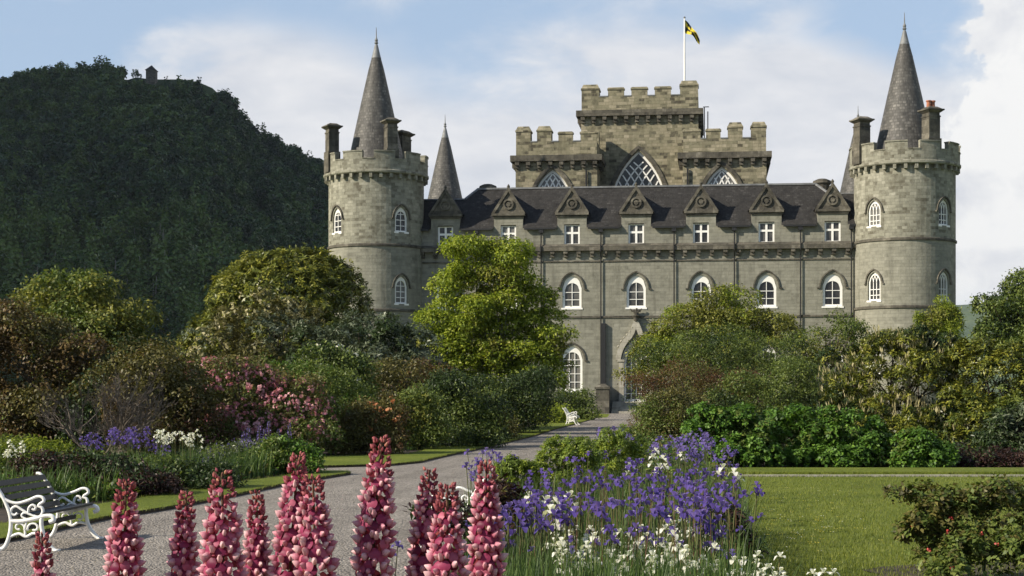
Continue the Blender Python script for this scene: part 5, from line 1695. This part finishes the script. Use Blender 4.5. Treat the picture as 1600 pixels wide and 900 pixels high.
for px0, px1, Y0, Y1, n, h in [(925, 1000, 25, 32, 18, 0.95), (1010, 1130, 19, 27, 26, 0.95), (730, 840, 17, 22, 12, 0.85), (900, 935, 22, 26, 5, 0.8), (1040, 1110, 24, 30, 10, 0.9)]:
    for _ in range(n):
        Y = r.uniform(Y0, Y1); px = r.uniform(px0, px1)
        sp.append((X_at(px, Y), Y, 0.03, h / 0.95 * r.uniform(0.85, 1.1)))
scatter_irises(lav, sp, r)
white = [iris_proto('white_iris', 'small-flowered white iris cluster along the front of the violet iris bed', 'iris', 'white irises along the front of the violet bed', 'petal_white', 140 + i, 0.85, 0.044, 6, stem='stem_green') for i in range(4)]
sp = spots_px([(870, 905, 815, 870, 6), (910, 945, 815, 870, 6), (955, 1060, 812, 860, 10), (1000, 1060, 845, 895, 6), (1060, 1110, 850, 890, 5), (1120, 1150, 830, 880, 3), (1150, 1215, 865, 890, 4), (1225, 1310, 888, 898, 3), (1060, 1085, 800, 820, 2)], 0.85, 8.2)
scatter_irises(white, sp, r)
white2 = [iris_proto('white_iris', 'large-flowered white iris standing among the violet irises', 'iris', 'white irises among the violet ones', 'petal_white', 150 + i, 0.98, 0.065, 2) for i in range(2)]
sp = spots_px([(825, 880, 775, 800, 5), (1035, 1060, 705, 722, 4), (1000, 1030, 720, 735, 2), (1130, 1140, 725, 740, 2)], 0.98)
scatter_irises(white2, sp, r)
# left border
vl = [iris_proto('violet_iris', 'violet-blue iris under the leafless twiggy shrub, beyond the near bench', 'iris', 'violet irises under the twiggy shrub', 'petal_violet', 160 + i, 0.85, 0.075, 3) for i in range(3)]
sp = []
for px0, px1, Y0, Y1, n, s in [(165, 235, 30, 33, 26, 1.0), (235, 265, 30, 33, 8, 0.85), (130, 165, 30, 32, 8, 0.9), (300, 345, 29.5, 31, 5, 0.5)]:
    for _ in range(n):
        Y = r.uniform(Y0, Y1); sp.append((X_at(r.uniform(px0, px1), Y), Y, 0.03, s * r.uniform(0.8, 1.15)))
scatter_irises(vl, sp, r)
wl = [iris_proto('white_iris', 'white iris in the clump between olive shrub and mown strip', 'iris', 'white irises below the olive shrub', 'petal_white', 170 + i, 0.85, 0.06, 3) for i in range(3)]
sp = []
for _ in range(26):
    Y = r.uniform(30.5, 33.5); sp.append((X_at(r.uniform(242, 318), Y), Y, 0.03, r.uniform(0.85, 1.1)))
scatter_irises(wl, sp, r)
wf = [iris_proto('white_iris', 'white iris among feathery green plants behind the near white bench', 'iris', 'white irises behind the near bench', 'petal_white', 180 + i, 0.85, 0.075, 3) for i in range(2)]
sp = []
for _ in range(8):
    Y = r.uniform(27, 28.5); sp.append((X_at(r.uniform(0, 42), Y), Y, 0.03, r.uniform(0.75, 0.98)))
scatter_irises(wf, sp, r)
# purple lupins at the back of the left border
def small_lupin(px, Y, h, seed, label, first={}):
    rr = np.random.default_rng(seed)
    root = empty('purple_lupin', (X_at(px, Y), Y, 0.03)); tag(root, label, 'lupin', 'purple lupins in front of the pink azalea')
    mb = MB(); mb.tube([(0, 0, -0.05), (0, 0, h)], [0.008, 0.004], 4, cap=False)
    np_mesh('stem', mb.v, mb.f, ['stem_green'], None, rr.random(len(mb.f)), root)
    n = 90
    t = rr.random(n); a = rr.random(n) * 6.28
    rad = 0.045 * (1 - t * 0.8)
    p = np.stack([np.cos(a) * rad, np.sin(a) * rad, h * (0.55 + 0.45 * t)], 1)
    d = unit(np.stack([np.cos(a), np.sin(a), 0.4 + 0 * a], 1))
    V = leaf_quads(p, d, rr.normal(size=(n, 3)), 0.035, 0.03, droop=0)
    np_mesh('flower_spike', V, quads_for(n), ['petal_lavender'], None, rr.random(n), root)
    P = np.zeros((16, 3)); P[:, 2] = rr.uniform(0.15, 0.5, 16) * h
    a = rr.random(16) * 6.28
    D = np.stack([np.cos(a), np.sin(a), 0.3 + 0 * a], 1)
    V = leaf_quads(P, D, np.tile([0, 0, 1.0], (16, 1)), 0.22, 0.06)
    np_mesh('leaf', V, quads_for(16), ['leaf_mid'], None, rr.random(16), root)
for i, (px, Y, h) in enumerate([(388, 37.5, 0.85), (405, 37.2, 0.9), (413, 37.6, 0.8), (420, 37.8, 1.0), (452, 37.4, 0.95), (380, 38, 0.75), (435, 37.9, 0.8)]):
    small_lupin(px, Y, h, 300 + i, 'slim purple lupin spike in front of the pink azalea')

# ------------------------------------------------------------------ leafy filling of the right bed
GB = 'lime green leafy clumps along the right bed'
for i, (px, py, rx, ry, Y, lab) in enumerate([
        (885, 712, 44, 26, 19.0, 'lime green leafy clump in the middle of the right bed, behind the irises'),
        (958, 698, 46, 24, 21, 'lime green leafy clump behind the violet irises, nearest the castle'),
        (805, 732, 32, 18, 17.5, 'small lime green clump at the walk side of the right bed')]):
    plant('leafy_clump', 'plant', lab, Y, [(px, py, rx, ry), (px - rx * .6, py + ry * .5, rx * .6, ry * .8), (px + rx * .6, py + ry * .5, rx * .6, ry * .8), (px, py + ry * 1.4, rx * 1.1, ry)],
          ['leaf_lime', 'leaf_bright'], 1100, 9, 0.03, 0.055, 0.022, 'rosette', boughs=(46, 0.32, 1.3), seed=60 + i, group=GB, mix=0.3, shell=0.55, trunk=('stem_green', 0.008, 6))
plant('peony_plant', 'plant', 'dark red-leaved peony foliage along the lawn side of the irises', 11.5,
      [(1152, 835, 26, 22), (1168, 862, 24, 30), (1140, 808, 20, 12), (1150, 880, 34, 26)], ['leaf_maroon', 'leaf_dark'], 120, 8, 0.04, 0.11, 0.03, 'rosette', seed=70, mix=0.3, rag=1.6, trunk=('stem_red', 0.008, 6))
plant('peony_plant', 'plant', 'dark red-leaved foliage at the walk side of the irises, right of the hidden bench', 11.0,
      [(790, 772, 30, 24), (800, 805, 34, 40), (765, 795, 22, 34)], ['leaf_maroon', 'leaf_olive'], 330, 9, 0.04, 0.08, 0.028, 'rosette', seed=71, mix=0.35, trunk=('stem_red', 0.008, 6))
plant('peony_plant', 'plant', 'dark-leaved plant between the rightmost lupins and the half-hidden bench', 9.0,
      [(665, 805, 22, 28), (700, 800, 30, 24), (720, 840, 30, 40)], ['leaf_maroon', 'leaf_dark'], 80, 7, 0.04, 0.09, 0.028, 'rosette', seed=72, mix=0.4, trunk=('stem_red', 0.006, 5))
# the mass of sword leaves between the flower stems
rb = np.random.default_rng(90)
P = []
for _ in range(12500):
    y = 6.5 + 13 * rb.random() ** 1.5
    l, rr_ = lerp_pts(bed_left, y), lerp_pts(bed_right, y)
    x = rb.uniform(max(l + 0.1, X_at(725, y)), min(rr_ - 0.1, X_at(1170, y)))
    P.append((x, y, bed_z(y)))
o = blade_mesh('iris_leaves', np.array(P), 0.84, 0.014, 0.4, rb, ['leaf_blade'])
tag(o, 'dense green sword leaves between the iris stems of the right bed', 'iris leaves', kind='stuff')
def border_front(px): return float(np.interp(px, [-40, 0, 160, 270, 380, 500], [20.6, 21.2, 24.3, 26.8, 30.2, 34.2]))
P = []
cl_ = [(rb.uniform(-30, 430), rb.random() ** 1.3) for _ in range(95)]
for px, f in cl_:
    Y = border_front(px) + 0.5 + f * 5.5
    for _ in range(30):
        P.append((X_at(px, Y) + rb.normal() * 0.12, Y + rb.normal() * 0.12, 0.03))
o = blade_mesh('iris_leaves', np.array(P), 0.6, 0.022, 0.8, rb, ['leaf_blade'], seg=4)
tag(o, 'green sword leaves under the irises of the left border', 'iris leaves', kind='stuff')
P = []
for _ in range(420):
    y = rb.uniform(8.5, 15)
    x = rb.uniform(X_at(800, y), X_at(1150, y)); P.append((x, y, bed_z(y)))
o = blade_mesh('seed_stalks', np.array(P), 1.02, 0.009, 0.12, rb, ['stem_red'])
tag(o, 'thin reddish stalks and buds among the violet irises', 'stalks', kind='stuff')

# ------------------------------------------------------------------ lupins in the foreground
def ellipsoid_template(nr=5, ns=6):
    """pea-flower pouch: flattened from the sides, tip drawn out and turned up"""
    V, Q = [], []
    rad_ = [0.05, 0.26, 0.40, 0.38, 0.24, 0.05]
    for i in range(nr + 1):
        t = i / nr
        for k in range(ns):
            a = 2 * math.pi * k / ns
            V.append((t * 1.08, rad_[i] * math.cos(a) * 0.66, rad_[i] * math.sin(a) - 0.10 * math.sin(math.pi * t) + 0.20 * t * t))
    for i in range(nr):
        for k in range(ns):
            Q.append((i * ns + k, i * ns + (k + 1) % ns, (i + 1) * ns + (k + 1) % ns, (i + 1) * ns + k))
    return np.array(V), np.array(Q)
WV, WQ = ellipsoid_template()
# banner petal: reflexed shield standing behind the pouch
BVp = []
for i in range(4):
    t = i / 3
    for j in (-1, 0, 1):
        BVp.append((0.30 + 0.22 * t - 0.42 * t * t - 0.16 * abs(j) * t, j * (0.26, 0.44, 0.46, 0.22)[i], 0.16 + 0.80 * t - 0.10 * abs(j) * t))
BVp = np.array(BVp)
BQ = np.array([(i * 3 + j, i * 3 + j + 1, i * 3 + j + 4, i * 3 + j + 3) for i in range(3) for j in range(2)])

def lupin(px, py, Y, wpx, label, seed, lean=(0.0, 0.0), length=0.62, dense=1.0):
    rr = np.random.default_rng(seed)
    x = X_at(px, Y); g = bed_z(Y)
    H = Z_at(py, Y) - g
    root = empty('pink_lupin', (x - lean[0], Y - lean[1], g)); tag(root, label, 'lupin', 'pink lupins in the foreground')
    R0 = wpx * 1.24 / 2 / FPX * Y
    def axis(z):
        t = z / H
        return np.array([lean[0] * t ** 1.6, lean[1] * t ** 1.6, z])
    mb = MB()
    mb.tube([tuple(axis(H * i / 8) - (np.array([0, 0, 0.05]) if i == 0 else 0)) for i in range(9)], [0.009 - 0.0007 * i for i in range(9)], 6)
    np_mesh('stem', mb.v, [f for f in mb.f if len(f) == 4], ['stem_red'], None, rr.random(len([f for f in mb.f if len(f) == 4])), root)
    VV, QQ, mi, var = [], [], [], []
    off = 0
    z = H - length
    k = 0
    while z < H - 0.01:
        t = (z - (H - length)) / length            # 0 at the foot of the spike, 1 at the tip
        env = R0 * (0.92 + 0.08 * math.sin(t * 3)) * (1 - max(0, t - 0.45) ** 1.6 * 1.5)
        env = max(env, 0.017)
        fs = 0.0325 * (1.0 if t < 0.6 else max(0.46, 1 - (t - 0.6) * 1.45))
        n = 8 if t < 0.7 else 7
        n = max(4, int(n * dense + 0.5))
        a0 = k * 0.45
        for i in range(n):
            if rr.random() < 0.06: continue
            a = a0 + 2 * math.pi * i / n + rr.normal() * 0.1
            elev = (-0.05 + 0.7 * max(0, (t - 0.6)) * 2) + rr.normal() * 0.15
            X = np.array([math.cos(a) * math.cos(elev), math.sin(a) * math.cos(elev), math.sin(elev)])
            Zv = np.array([-math.cos(a) * math.sin(elev), -math.sin(a) * math.sin(elev), math.cos(elev)])
            Yv = np.cross(Zv, X)
            M = np.stack([X, Yv, Zv], 1) * fs * rr.uniform(0.88, 1.15)
            base = axis(z + rr.normal() * 0.004) + X * max(0.004, env - fs * 1.02)
            bud = t > 0.84 + rr.normal() * 0.05
            VV.append(WV @ M.T + base); QQ.append(WQ + off); off += len(WV)
            mi += [2 if bud else 0] * len(WQ)
            bv = rr.random() * 0.5 + 0.25
            # pouch shades from deeper pink at its foot to pale at the tip
            var += list(np.clip(bv + np.repeat(np.linspace(-0.28, 0.3, 5), 6), 0, 1)) if not bud else [min(1, 0.15 + 0.6 * (t - 0.75) * 4 * rr.random() ** 1.5)] * len(WQ)
            if not bud:
                VV.append(BVp @ (M * 1.15).T + base); QQ.append(BQ + off); off += len(BVp)
                mi += [1] * len(BQ); var += [rr.random() * 0.8 + 0.1] * len(BQ)
        z += 0.0265 * (1 - 1.2 * max(0, t - 0.5))
        k += 1
    np_mesh('flower_spike', np.concatenate(VV), np.concatenate(QQ), ['lupin_wing', 'lupin_banner', 'lupin_bud'], mi, var, root, smooth=True)
    # hand-shaped leaves low on the stem
    n = 5
    P, A, N = [], [], []
    for i in range(n):
        a = rr.random() * 6.28
        zc = rr.uniform(0.25, 0.55) * (H - length)
        c = axis(zc) + np.array([math.cos(a), math.sin(a), 0.6]) * 0.16
        for j in range(9):
            b_ = j * 6.28 / 9
            P.append(c); A.append((math.cos(b_), math.sin(b_), 0.25)); N.append((0.1 * math.cos(a), 0.1 * math.sin(a), 1))
    V = leaf_quads(np.array(P), np.array(A), np.array(N), 0.085, 0.02)
    np_mesh('leaf', V, quads_for(len(P)), ['leaf_mid'], None, rr.random(len(P)), root)

lupin(66, 834, 5.0, 46, 'shortest pink lupin, only its tip showing below the near white bench', 401)
lupin(197, 750, 5.0, 56, 'pink lupin standing alone just right of the near white bench', 402, (0.02, 0))
lupin(291, 770, 5.1, 48, 'slim pink lupin close to the left of the broad one', 403, (0.03, 0))
lupin(347, 740, 4.9, 66, 'broad full pink lupin between two slim ones, left of the gravel fork', 404, (-0.01, 0))
lupin(401, 768, 5.3, 46, 'slim dark-stemmed pink lupin right of the broad one', 405)
lupin(466, 711, 5.2, 54, 'tall pink lupin leaning right behind its stouter neighbour', 406, (0.06, 0.02))
lupin(489, 744, 4.9, 62, 'stout pink lupin in front of the taller one that leans', 407, (-0.02, 0))
lupin(597, 683, 5.0, 58, 'tallest pink lupin, alone in front of the gravel walk', 408, (0.07, 0), length=0.66)
lupin(671, 734, 5.1, 52, 'pink lupin directly in front of the half-hidden white bench', 409, (0.04, 0))
lupin(699, 757, 4.8, 62, 'full pink lupin pressed against the right of the one before the hidden bench', 410, (0.0, 0))
lupin(760, 722, 5.0, 54, 'rightmost pink lupin, beside the violet irises', 411, (0.0, 0))

# ------------------------------------------------------------------ cast iron benches
def spiral(cx, cz, r0, r1, a0, a1, n=16):
    return [(cx + (r0 + (r1 - r0) * i / n) * math.cos(a0 + (a1 - a0) * i / n), cz + (r0 + (r1 - r0) * i / n) * math.sin(a0 + (a1 - a0) * i / n)) for i in range(n + 1)]
def smooth_pts(pts, n=6):
    out = []
    for i in range(len(pts) - 1):
        p0 = pts[max(0, i - 1)]; p1 = pts[i]; p2 = pts[i + 1]; p3 = pts[min(len(pts) - 1, i + 2)]
        for k in range(n):
            t = k / n
            out.append(tuple(0.5 * ((2 * p1[j]) + (-p0[j] + p2[j]) * t + (2 * p0[j] - 5 * p1[j] + 4 * p2[j] - p3[j]) * t * t + (-p0[j] + 3 * p1[j] - 3 * p2[j] + p3[j]) * t ** 3) for j in range(2)))
    out.append(pts[-1])
    return out

def make_bench(label, slat_mat, length=1.45):
    """local x: forwards, y: along the bench, z up; origin under its middle"""
    root = empty('garden_bench'); tag(root, label, 'bench')
    def side(y):
        mb = MB()
        def bar(pts, rad, sm=True):
            q = smooth_pts(pts) if sm else pts
            rd = rad if not isinstance(rad, tuple) else [rad[0] + (rad[1] - rad[0]) * i / (len(q) - 1) for i in range(len(q))]
            mb.tube([(a, y, c) for a, c in q], rd, 8)
        # back leg that runs up into the back post
        bar([(-0.32, 0.0), (-0.25, 0.06), (-0.20, 0.22), (-0.195, 0.40), (-0.25, 0.58), (-0.33, 0.74), (-0.40, 0.84), (-0.45, 0.85)], (0.026, 0.020))
        # front leg
        bar([(0.31, 0.0), (0.25, 0.05), (0.18, 0.17), (0.15, 0.30), (0.15, 0.40)], (0.026, 0.024))
        # seat bearer with rolled nose
        bar([(-0.20, 0.36), (-0.08, 0.355), (0.08, 0.39), (0.20, 0.425), (0.27, 0.415), (0.285, 0.37), (0.24, 0.35)], 0.027)
        # arm rest
        bar([(-0.30, 0.66), (-0.22, 0.60), (-0.12, 0.575), (0.0, 0.61), (0.10, 0.655), (0.16, 0.645), (0.175, 0.60), (0.13, 0.565), (0.12, 0.54), (0.155, 0.52), (0.165, 0.47), (0.14, 0.42)], 0.018)
        # scrolls between arm and seat
        bar([(0.12, 0.41), (0.02, 0.44), (-0.06, 0.49), (-0.13, 0.535), (-0.18, 0.51), (-0.19, 0.46), (-0.15, 0.43), (-0.12, 0.455)], 0.015)
        bar([(0.0, 0.45), (0.01, 0.52), (0.05, 0.555), (0.085, 0.53), (0.07, 0.495), (0.045, 0.51)], 0.014)
        bar([(-0.02, 0.385), (-0.07, 0.42), (-0.05, 0.455), (-0.01, 0.455)], 0.014)
        # lower tracery between the legs
        bar([(-0.195, 0.17), (-0.10, 0.205), (-0.02, 0.17), (0.06, 0.21), (0.165, 0.19)], 0.018)
        bar(spiral(-0.10, 0.28, 0.065, 0.018, -0.5, 5.2), 0.013, False)
        bar(spiral(0.065, 0.275, 0.075, 0.02, 3.6, -2.2), 0.013, False)
        bar([(-0.03, 0.18), (-0.035, 0.26), (-0.02, 0.34)], 0.013)
        for x in (-0.33, 0.32):
            mb.box(x - 0.035, x + 0.035, y - 0.028, y + 0.028, -0.004, 0.022)
        return mb.build('side_frame', 'cast_white', root, smooth=True)
    side(-length / 2); side(length / 2)
    mb = MB()
    for i in range(5):
        x = -0.14 + 0.085 * i; z = 0.395 + (0.012 * i if i < 4 else 0.045)
        mb.box(x - 0.034, x + 0.034, -length / 2 - 0.01, length / 2 + 0.01, z, z + 0.028)
    mb.build('seat', slat_mat, root)
    mb = MB()
    for i in range(5):
        t = i / 4
        x0, z0 = -0.21 - 0.17 * t ** 1.3, 0.47 + 0.335 * t
        ang = 0.42
        hw, th = 0.034, 0.013
        vs = []
        for yy in (-length / 2, length / 2):
            for sx, sz in ((-1, -1), (1, -1), (1, 1), (-1, 1)):
                dx_, dz_ = sx * th, sz * hw
                vs.append((x0 + 0.03 + dx_ * math.cos(ang) - dz_ * math.sin(ang), yy, z0 + dx_ * math.sin(ang) + dz_ * math.cos(ang)))
        mb.add(vs, [(0, 1, 2, 3), (7, 6, 5, 4), (0, 4, 5, 1), (1, 5, 6, 2), (2, 6, 7, 3), (3, 7, 4, 0)])
    mb.build('backrest', slat_mat, root)
    mb = MB()
    mb.box(-0.02, 0.03, -length / 2, length / 2, 0.26, 0.31)
    mb.build('stretcher', slat_mat, root)
    return root
bA = make_bench('near white scroll-armed bench with dark slats at the left edge of the walk', 'dark_wood')
bA.scale = (1, 1, 0.9); bA.location = (-5.22, 18.15, 0.004); bA.rotation_euler = (0, 0, R(-4))
bB = make_bench('half-hidden white bench behind the lupins on the right of the walk', 'dark_wood')
bB.scale = (1, 1, 0.9); bB.location = (-0.6, 18.0, 0.02); bB.rotation_euler = (0, 0, R(180 - 8))
bC = make_bench('small distant all-white bench on the left verge near the castle steps', 'cast_white')
bC.location = (3.05, 81.0, 0.004); bC.rotation_euler = (0, 0, R(-7))

# daisies and buttercups in the lawn
rd = np.random.default_rng(12)
n = 110
px = rd.normal(1240, 60, n); py = np.clip(rd.normal(820, 30, n), 765, 890)
Yd = EYE * FPX / (py - HOR)
P = np.stack([(px - 800) / FPX * Yd, Yd, np.full(n, 0.03)], 1)
V = np.concatenate([leaf_quads(P + np.array([0.012 * math.cos(k * 2.1), 0.012 * math.sin(k * 2.1), 0]), np.tile([math.cos(k * 2.1), math.sin(k * 2.1), 0.5], (n, 1)), np.tile([0, 0, 1.0], (n, 1)), 0.022, 0.018, droop=0) for k in range(3)])
o = np_mesh('lawn_flowers', V, quads_for(3 * n), ['petal_yellow', 'petal_white'], (rd.random(3 * n) > 0.75).astype(int), rd.random(3 * n))
tag(o, 'tiny yellow buttercups and daisies scattered in the lawn', 'lawn flowers', kind='stuff')

# short grass standing on the lawn nearest the camera
rg = np.random.default_rng(21)
P = []
while len(P) < 42000:
    Y = 12.5 + 19.5 * rg.random() ** 1.4
    lo = max(lerp_pts(bed_right, Y) + 0.03, X_at(1080, Y))
    P.append((rg.uniform(lo, X_at(1640, Y)), Y, 0.0))
o = blade_mesh('lawn_grass', np.array(P), 0.045, 0.006, 0.8, rg, ['lawn_blade'], seg=1)
tag(o, 'short mown grass of the lawn right of the flower bed', 'grass', kind='stuff')

# low leafy ground cover over the planted soil
rc = np.random.default_rng(33)
P, mi = [], []
def cover(n, fx, y0, y1, pw=1.0):
    for _ in range(n):
        Y = y0 + (y1 - y0) * rc.random() ** pw
        lo, hi = fx(Y)
        x = rc.uniform(lo, hi)
        k = int(rc.integers(0, 4)); h = rc.uniform(0.05, 0.32)
        for _j in range(7):
            P.append((x + rc.normal() * 0.10, Y + rc.normal() * 0.10, 0.03 + h * rc.random())); mi.append(k)
strip_x = lambda Y: float(np.interp(Y, [24, 26.5, 30, 34, 36.6, 41.6, 43.2, 54, 74, 110], [-6.4, -5.8, -5.2, -4.6, -5.2, -5.1, -3.2, -1.4, 0.8, 4.2]))
cover(5200, lambda Y: (X_at(-40, Y), strip_x(Y)), 25, 80, 1.6)
cover(2600, lambda Y: (lerp_pts(bed_right, Y) - 3.2, min(X_at(1640, Y), lerp_pts(bed_right, Y) + 12)), 35.5, 80, 1.7)
cover(1500, lambda Y: (lerp_pts(bed_left, Y) + 0.25, lerp_pts(bed_right, Y) - 0.25), 15, 60, 1.3)
P = np.array(P); n = len(P)
A = unit(rc.normal(size=(n, 3)) * np.array([1, 1, 0.3]) + np.array([0, 0, 0.55]))
N = unit(rc.normal(size=(n, 3)) * 0.5 + np.array([0, -0.2, 1.0]))
V = leaf_quads(P, A, N, 0.13 * rc.uniform(0.6, 1.3, n), 0.055)
o = np_mesh('ground_cover', V, quads_for(n), ['leaf_dark', 'leaf_mid', 'leaf_olive', 'leaf_hedge'], mi, rc.random(n))
tag(o, 'low mixed leaves covering the soil between the shrubs', 'ground cover', kind='stuff')

# bed cut into the lawn for the roses
mb = MB()
flat_poly(mb, clean([(3.45 + 0.12 * math.sin(k * 1.9) + (1.55 + 0.1 * math.sin(k * 2.7)) * math.cos(k * math.pi / 12) + 1.35, 14.75 + 1.5 * math.sin(k * math.pi / 12)) for k in range(24)]), 0.008)
structure(mb.build('rose_bed', 'soil'))
# grass leaning over the cut edges of the mown strips
rg = np.random.default_rng(22)
P = []
for poly in (e1, e2):
    for (x0, y0), (x1, y1) in zip(poly, poly[1:] + poly[:1]):
        L = math.hypot(x1 - x0, y1 - y0)
        if y0 < 14: continue
        for _ in range(int(min(L, 40) * 70)):
            t_ = rg.random()
            P.append((x0 + (x1 - x0) * t_ + rg.normal() * 0.02, y0 + (y1 - y0) * t_ + rg.normal() * 0.02, 0.04))
cx_ = [(4.6 + 8.2 * rg.random(), 32.32 + rg.normal() * 0.03, 0.0) for _ in range(1500)] + [(4.6 + 8.2 * rg.random(), 32.64 + rg.normal() * 0.03, 0.06) for _ in range(1500)]
o = blade_mesh('edge_grass', np.array(P + cx_), 0.06, 0.008, 0.9, rg, ['lawn_blade'], seg=1)
tag(o, 'ragged grass along the cut edges of the lawns', 'grass', kind='stuff')
# weeds, fallen petals and leaves on the gravel
P = []
for _ in range(900):
    Y = 15.5 + 60 * rg.random() ** 1.8
    c_ = pline(Y)
    P.append((c_ + rg.normal() * 1.2 * (1 if Y > 20 else 1.8), Y, 0.01))
P = np.array(P); n = len(P)
a = rg.random(n) * 6.28
V = leaf_quads(P, np.stack([np.cos(a), np.sin(a), 0.1 + 0 * a], 1), np.tile([0.1, -0.1, 1.0], (n, 1)), 0.035 * rg.uniform(0.4, 1.3, n), 0.022, droop=0)
o = np_mesh('fallen_leaves', V, quads_for(n), ['leaf_buff', 'leaf_olive', 'petal_pink'], rg.choice(3, n, p=[.6, .3, .1]), rg.random(n))
tag(o, 'fallen leaves and petals scattered over the gravel walk', 'fallen leaves', kind='stuff')

# ------------------------------------------------------------------ air
m = bpy.data.materials.new('haze_air'); m.use_nodes = True
t = NT(m.node_tree); t.n.clear()
o_ = t.new('ShaderNodeOutputMaterial'); v_ = t.new('ShaderNodeVolumePrincipled')
v_.inputs['Color'].default_value = (0.80, 0.88, 1.0, 1)
v_.inputs['Density'].default_value = 0.000035
v_.inputs['Anisotropy'].default_value = 0.2
t.l.new(v_.outputs[0], o_.inputs['Volume'])
MAT['haze_air'] = m
mb = MB(); mb.box(-9300, 9300, -500, 12300, -3.0, 420.0)
hz = mb.build('haze', 'haze_air'); hz['kind'] = 'stuff'
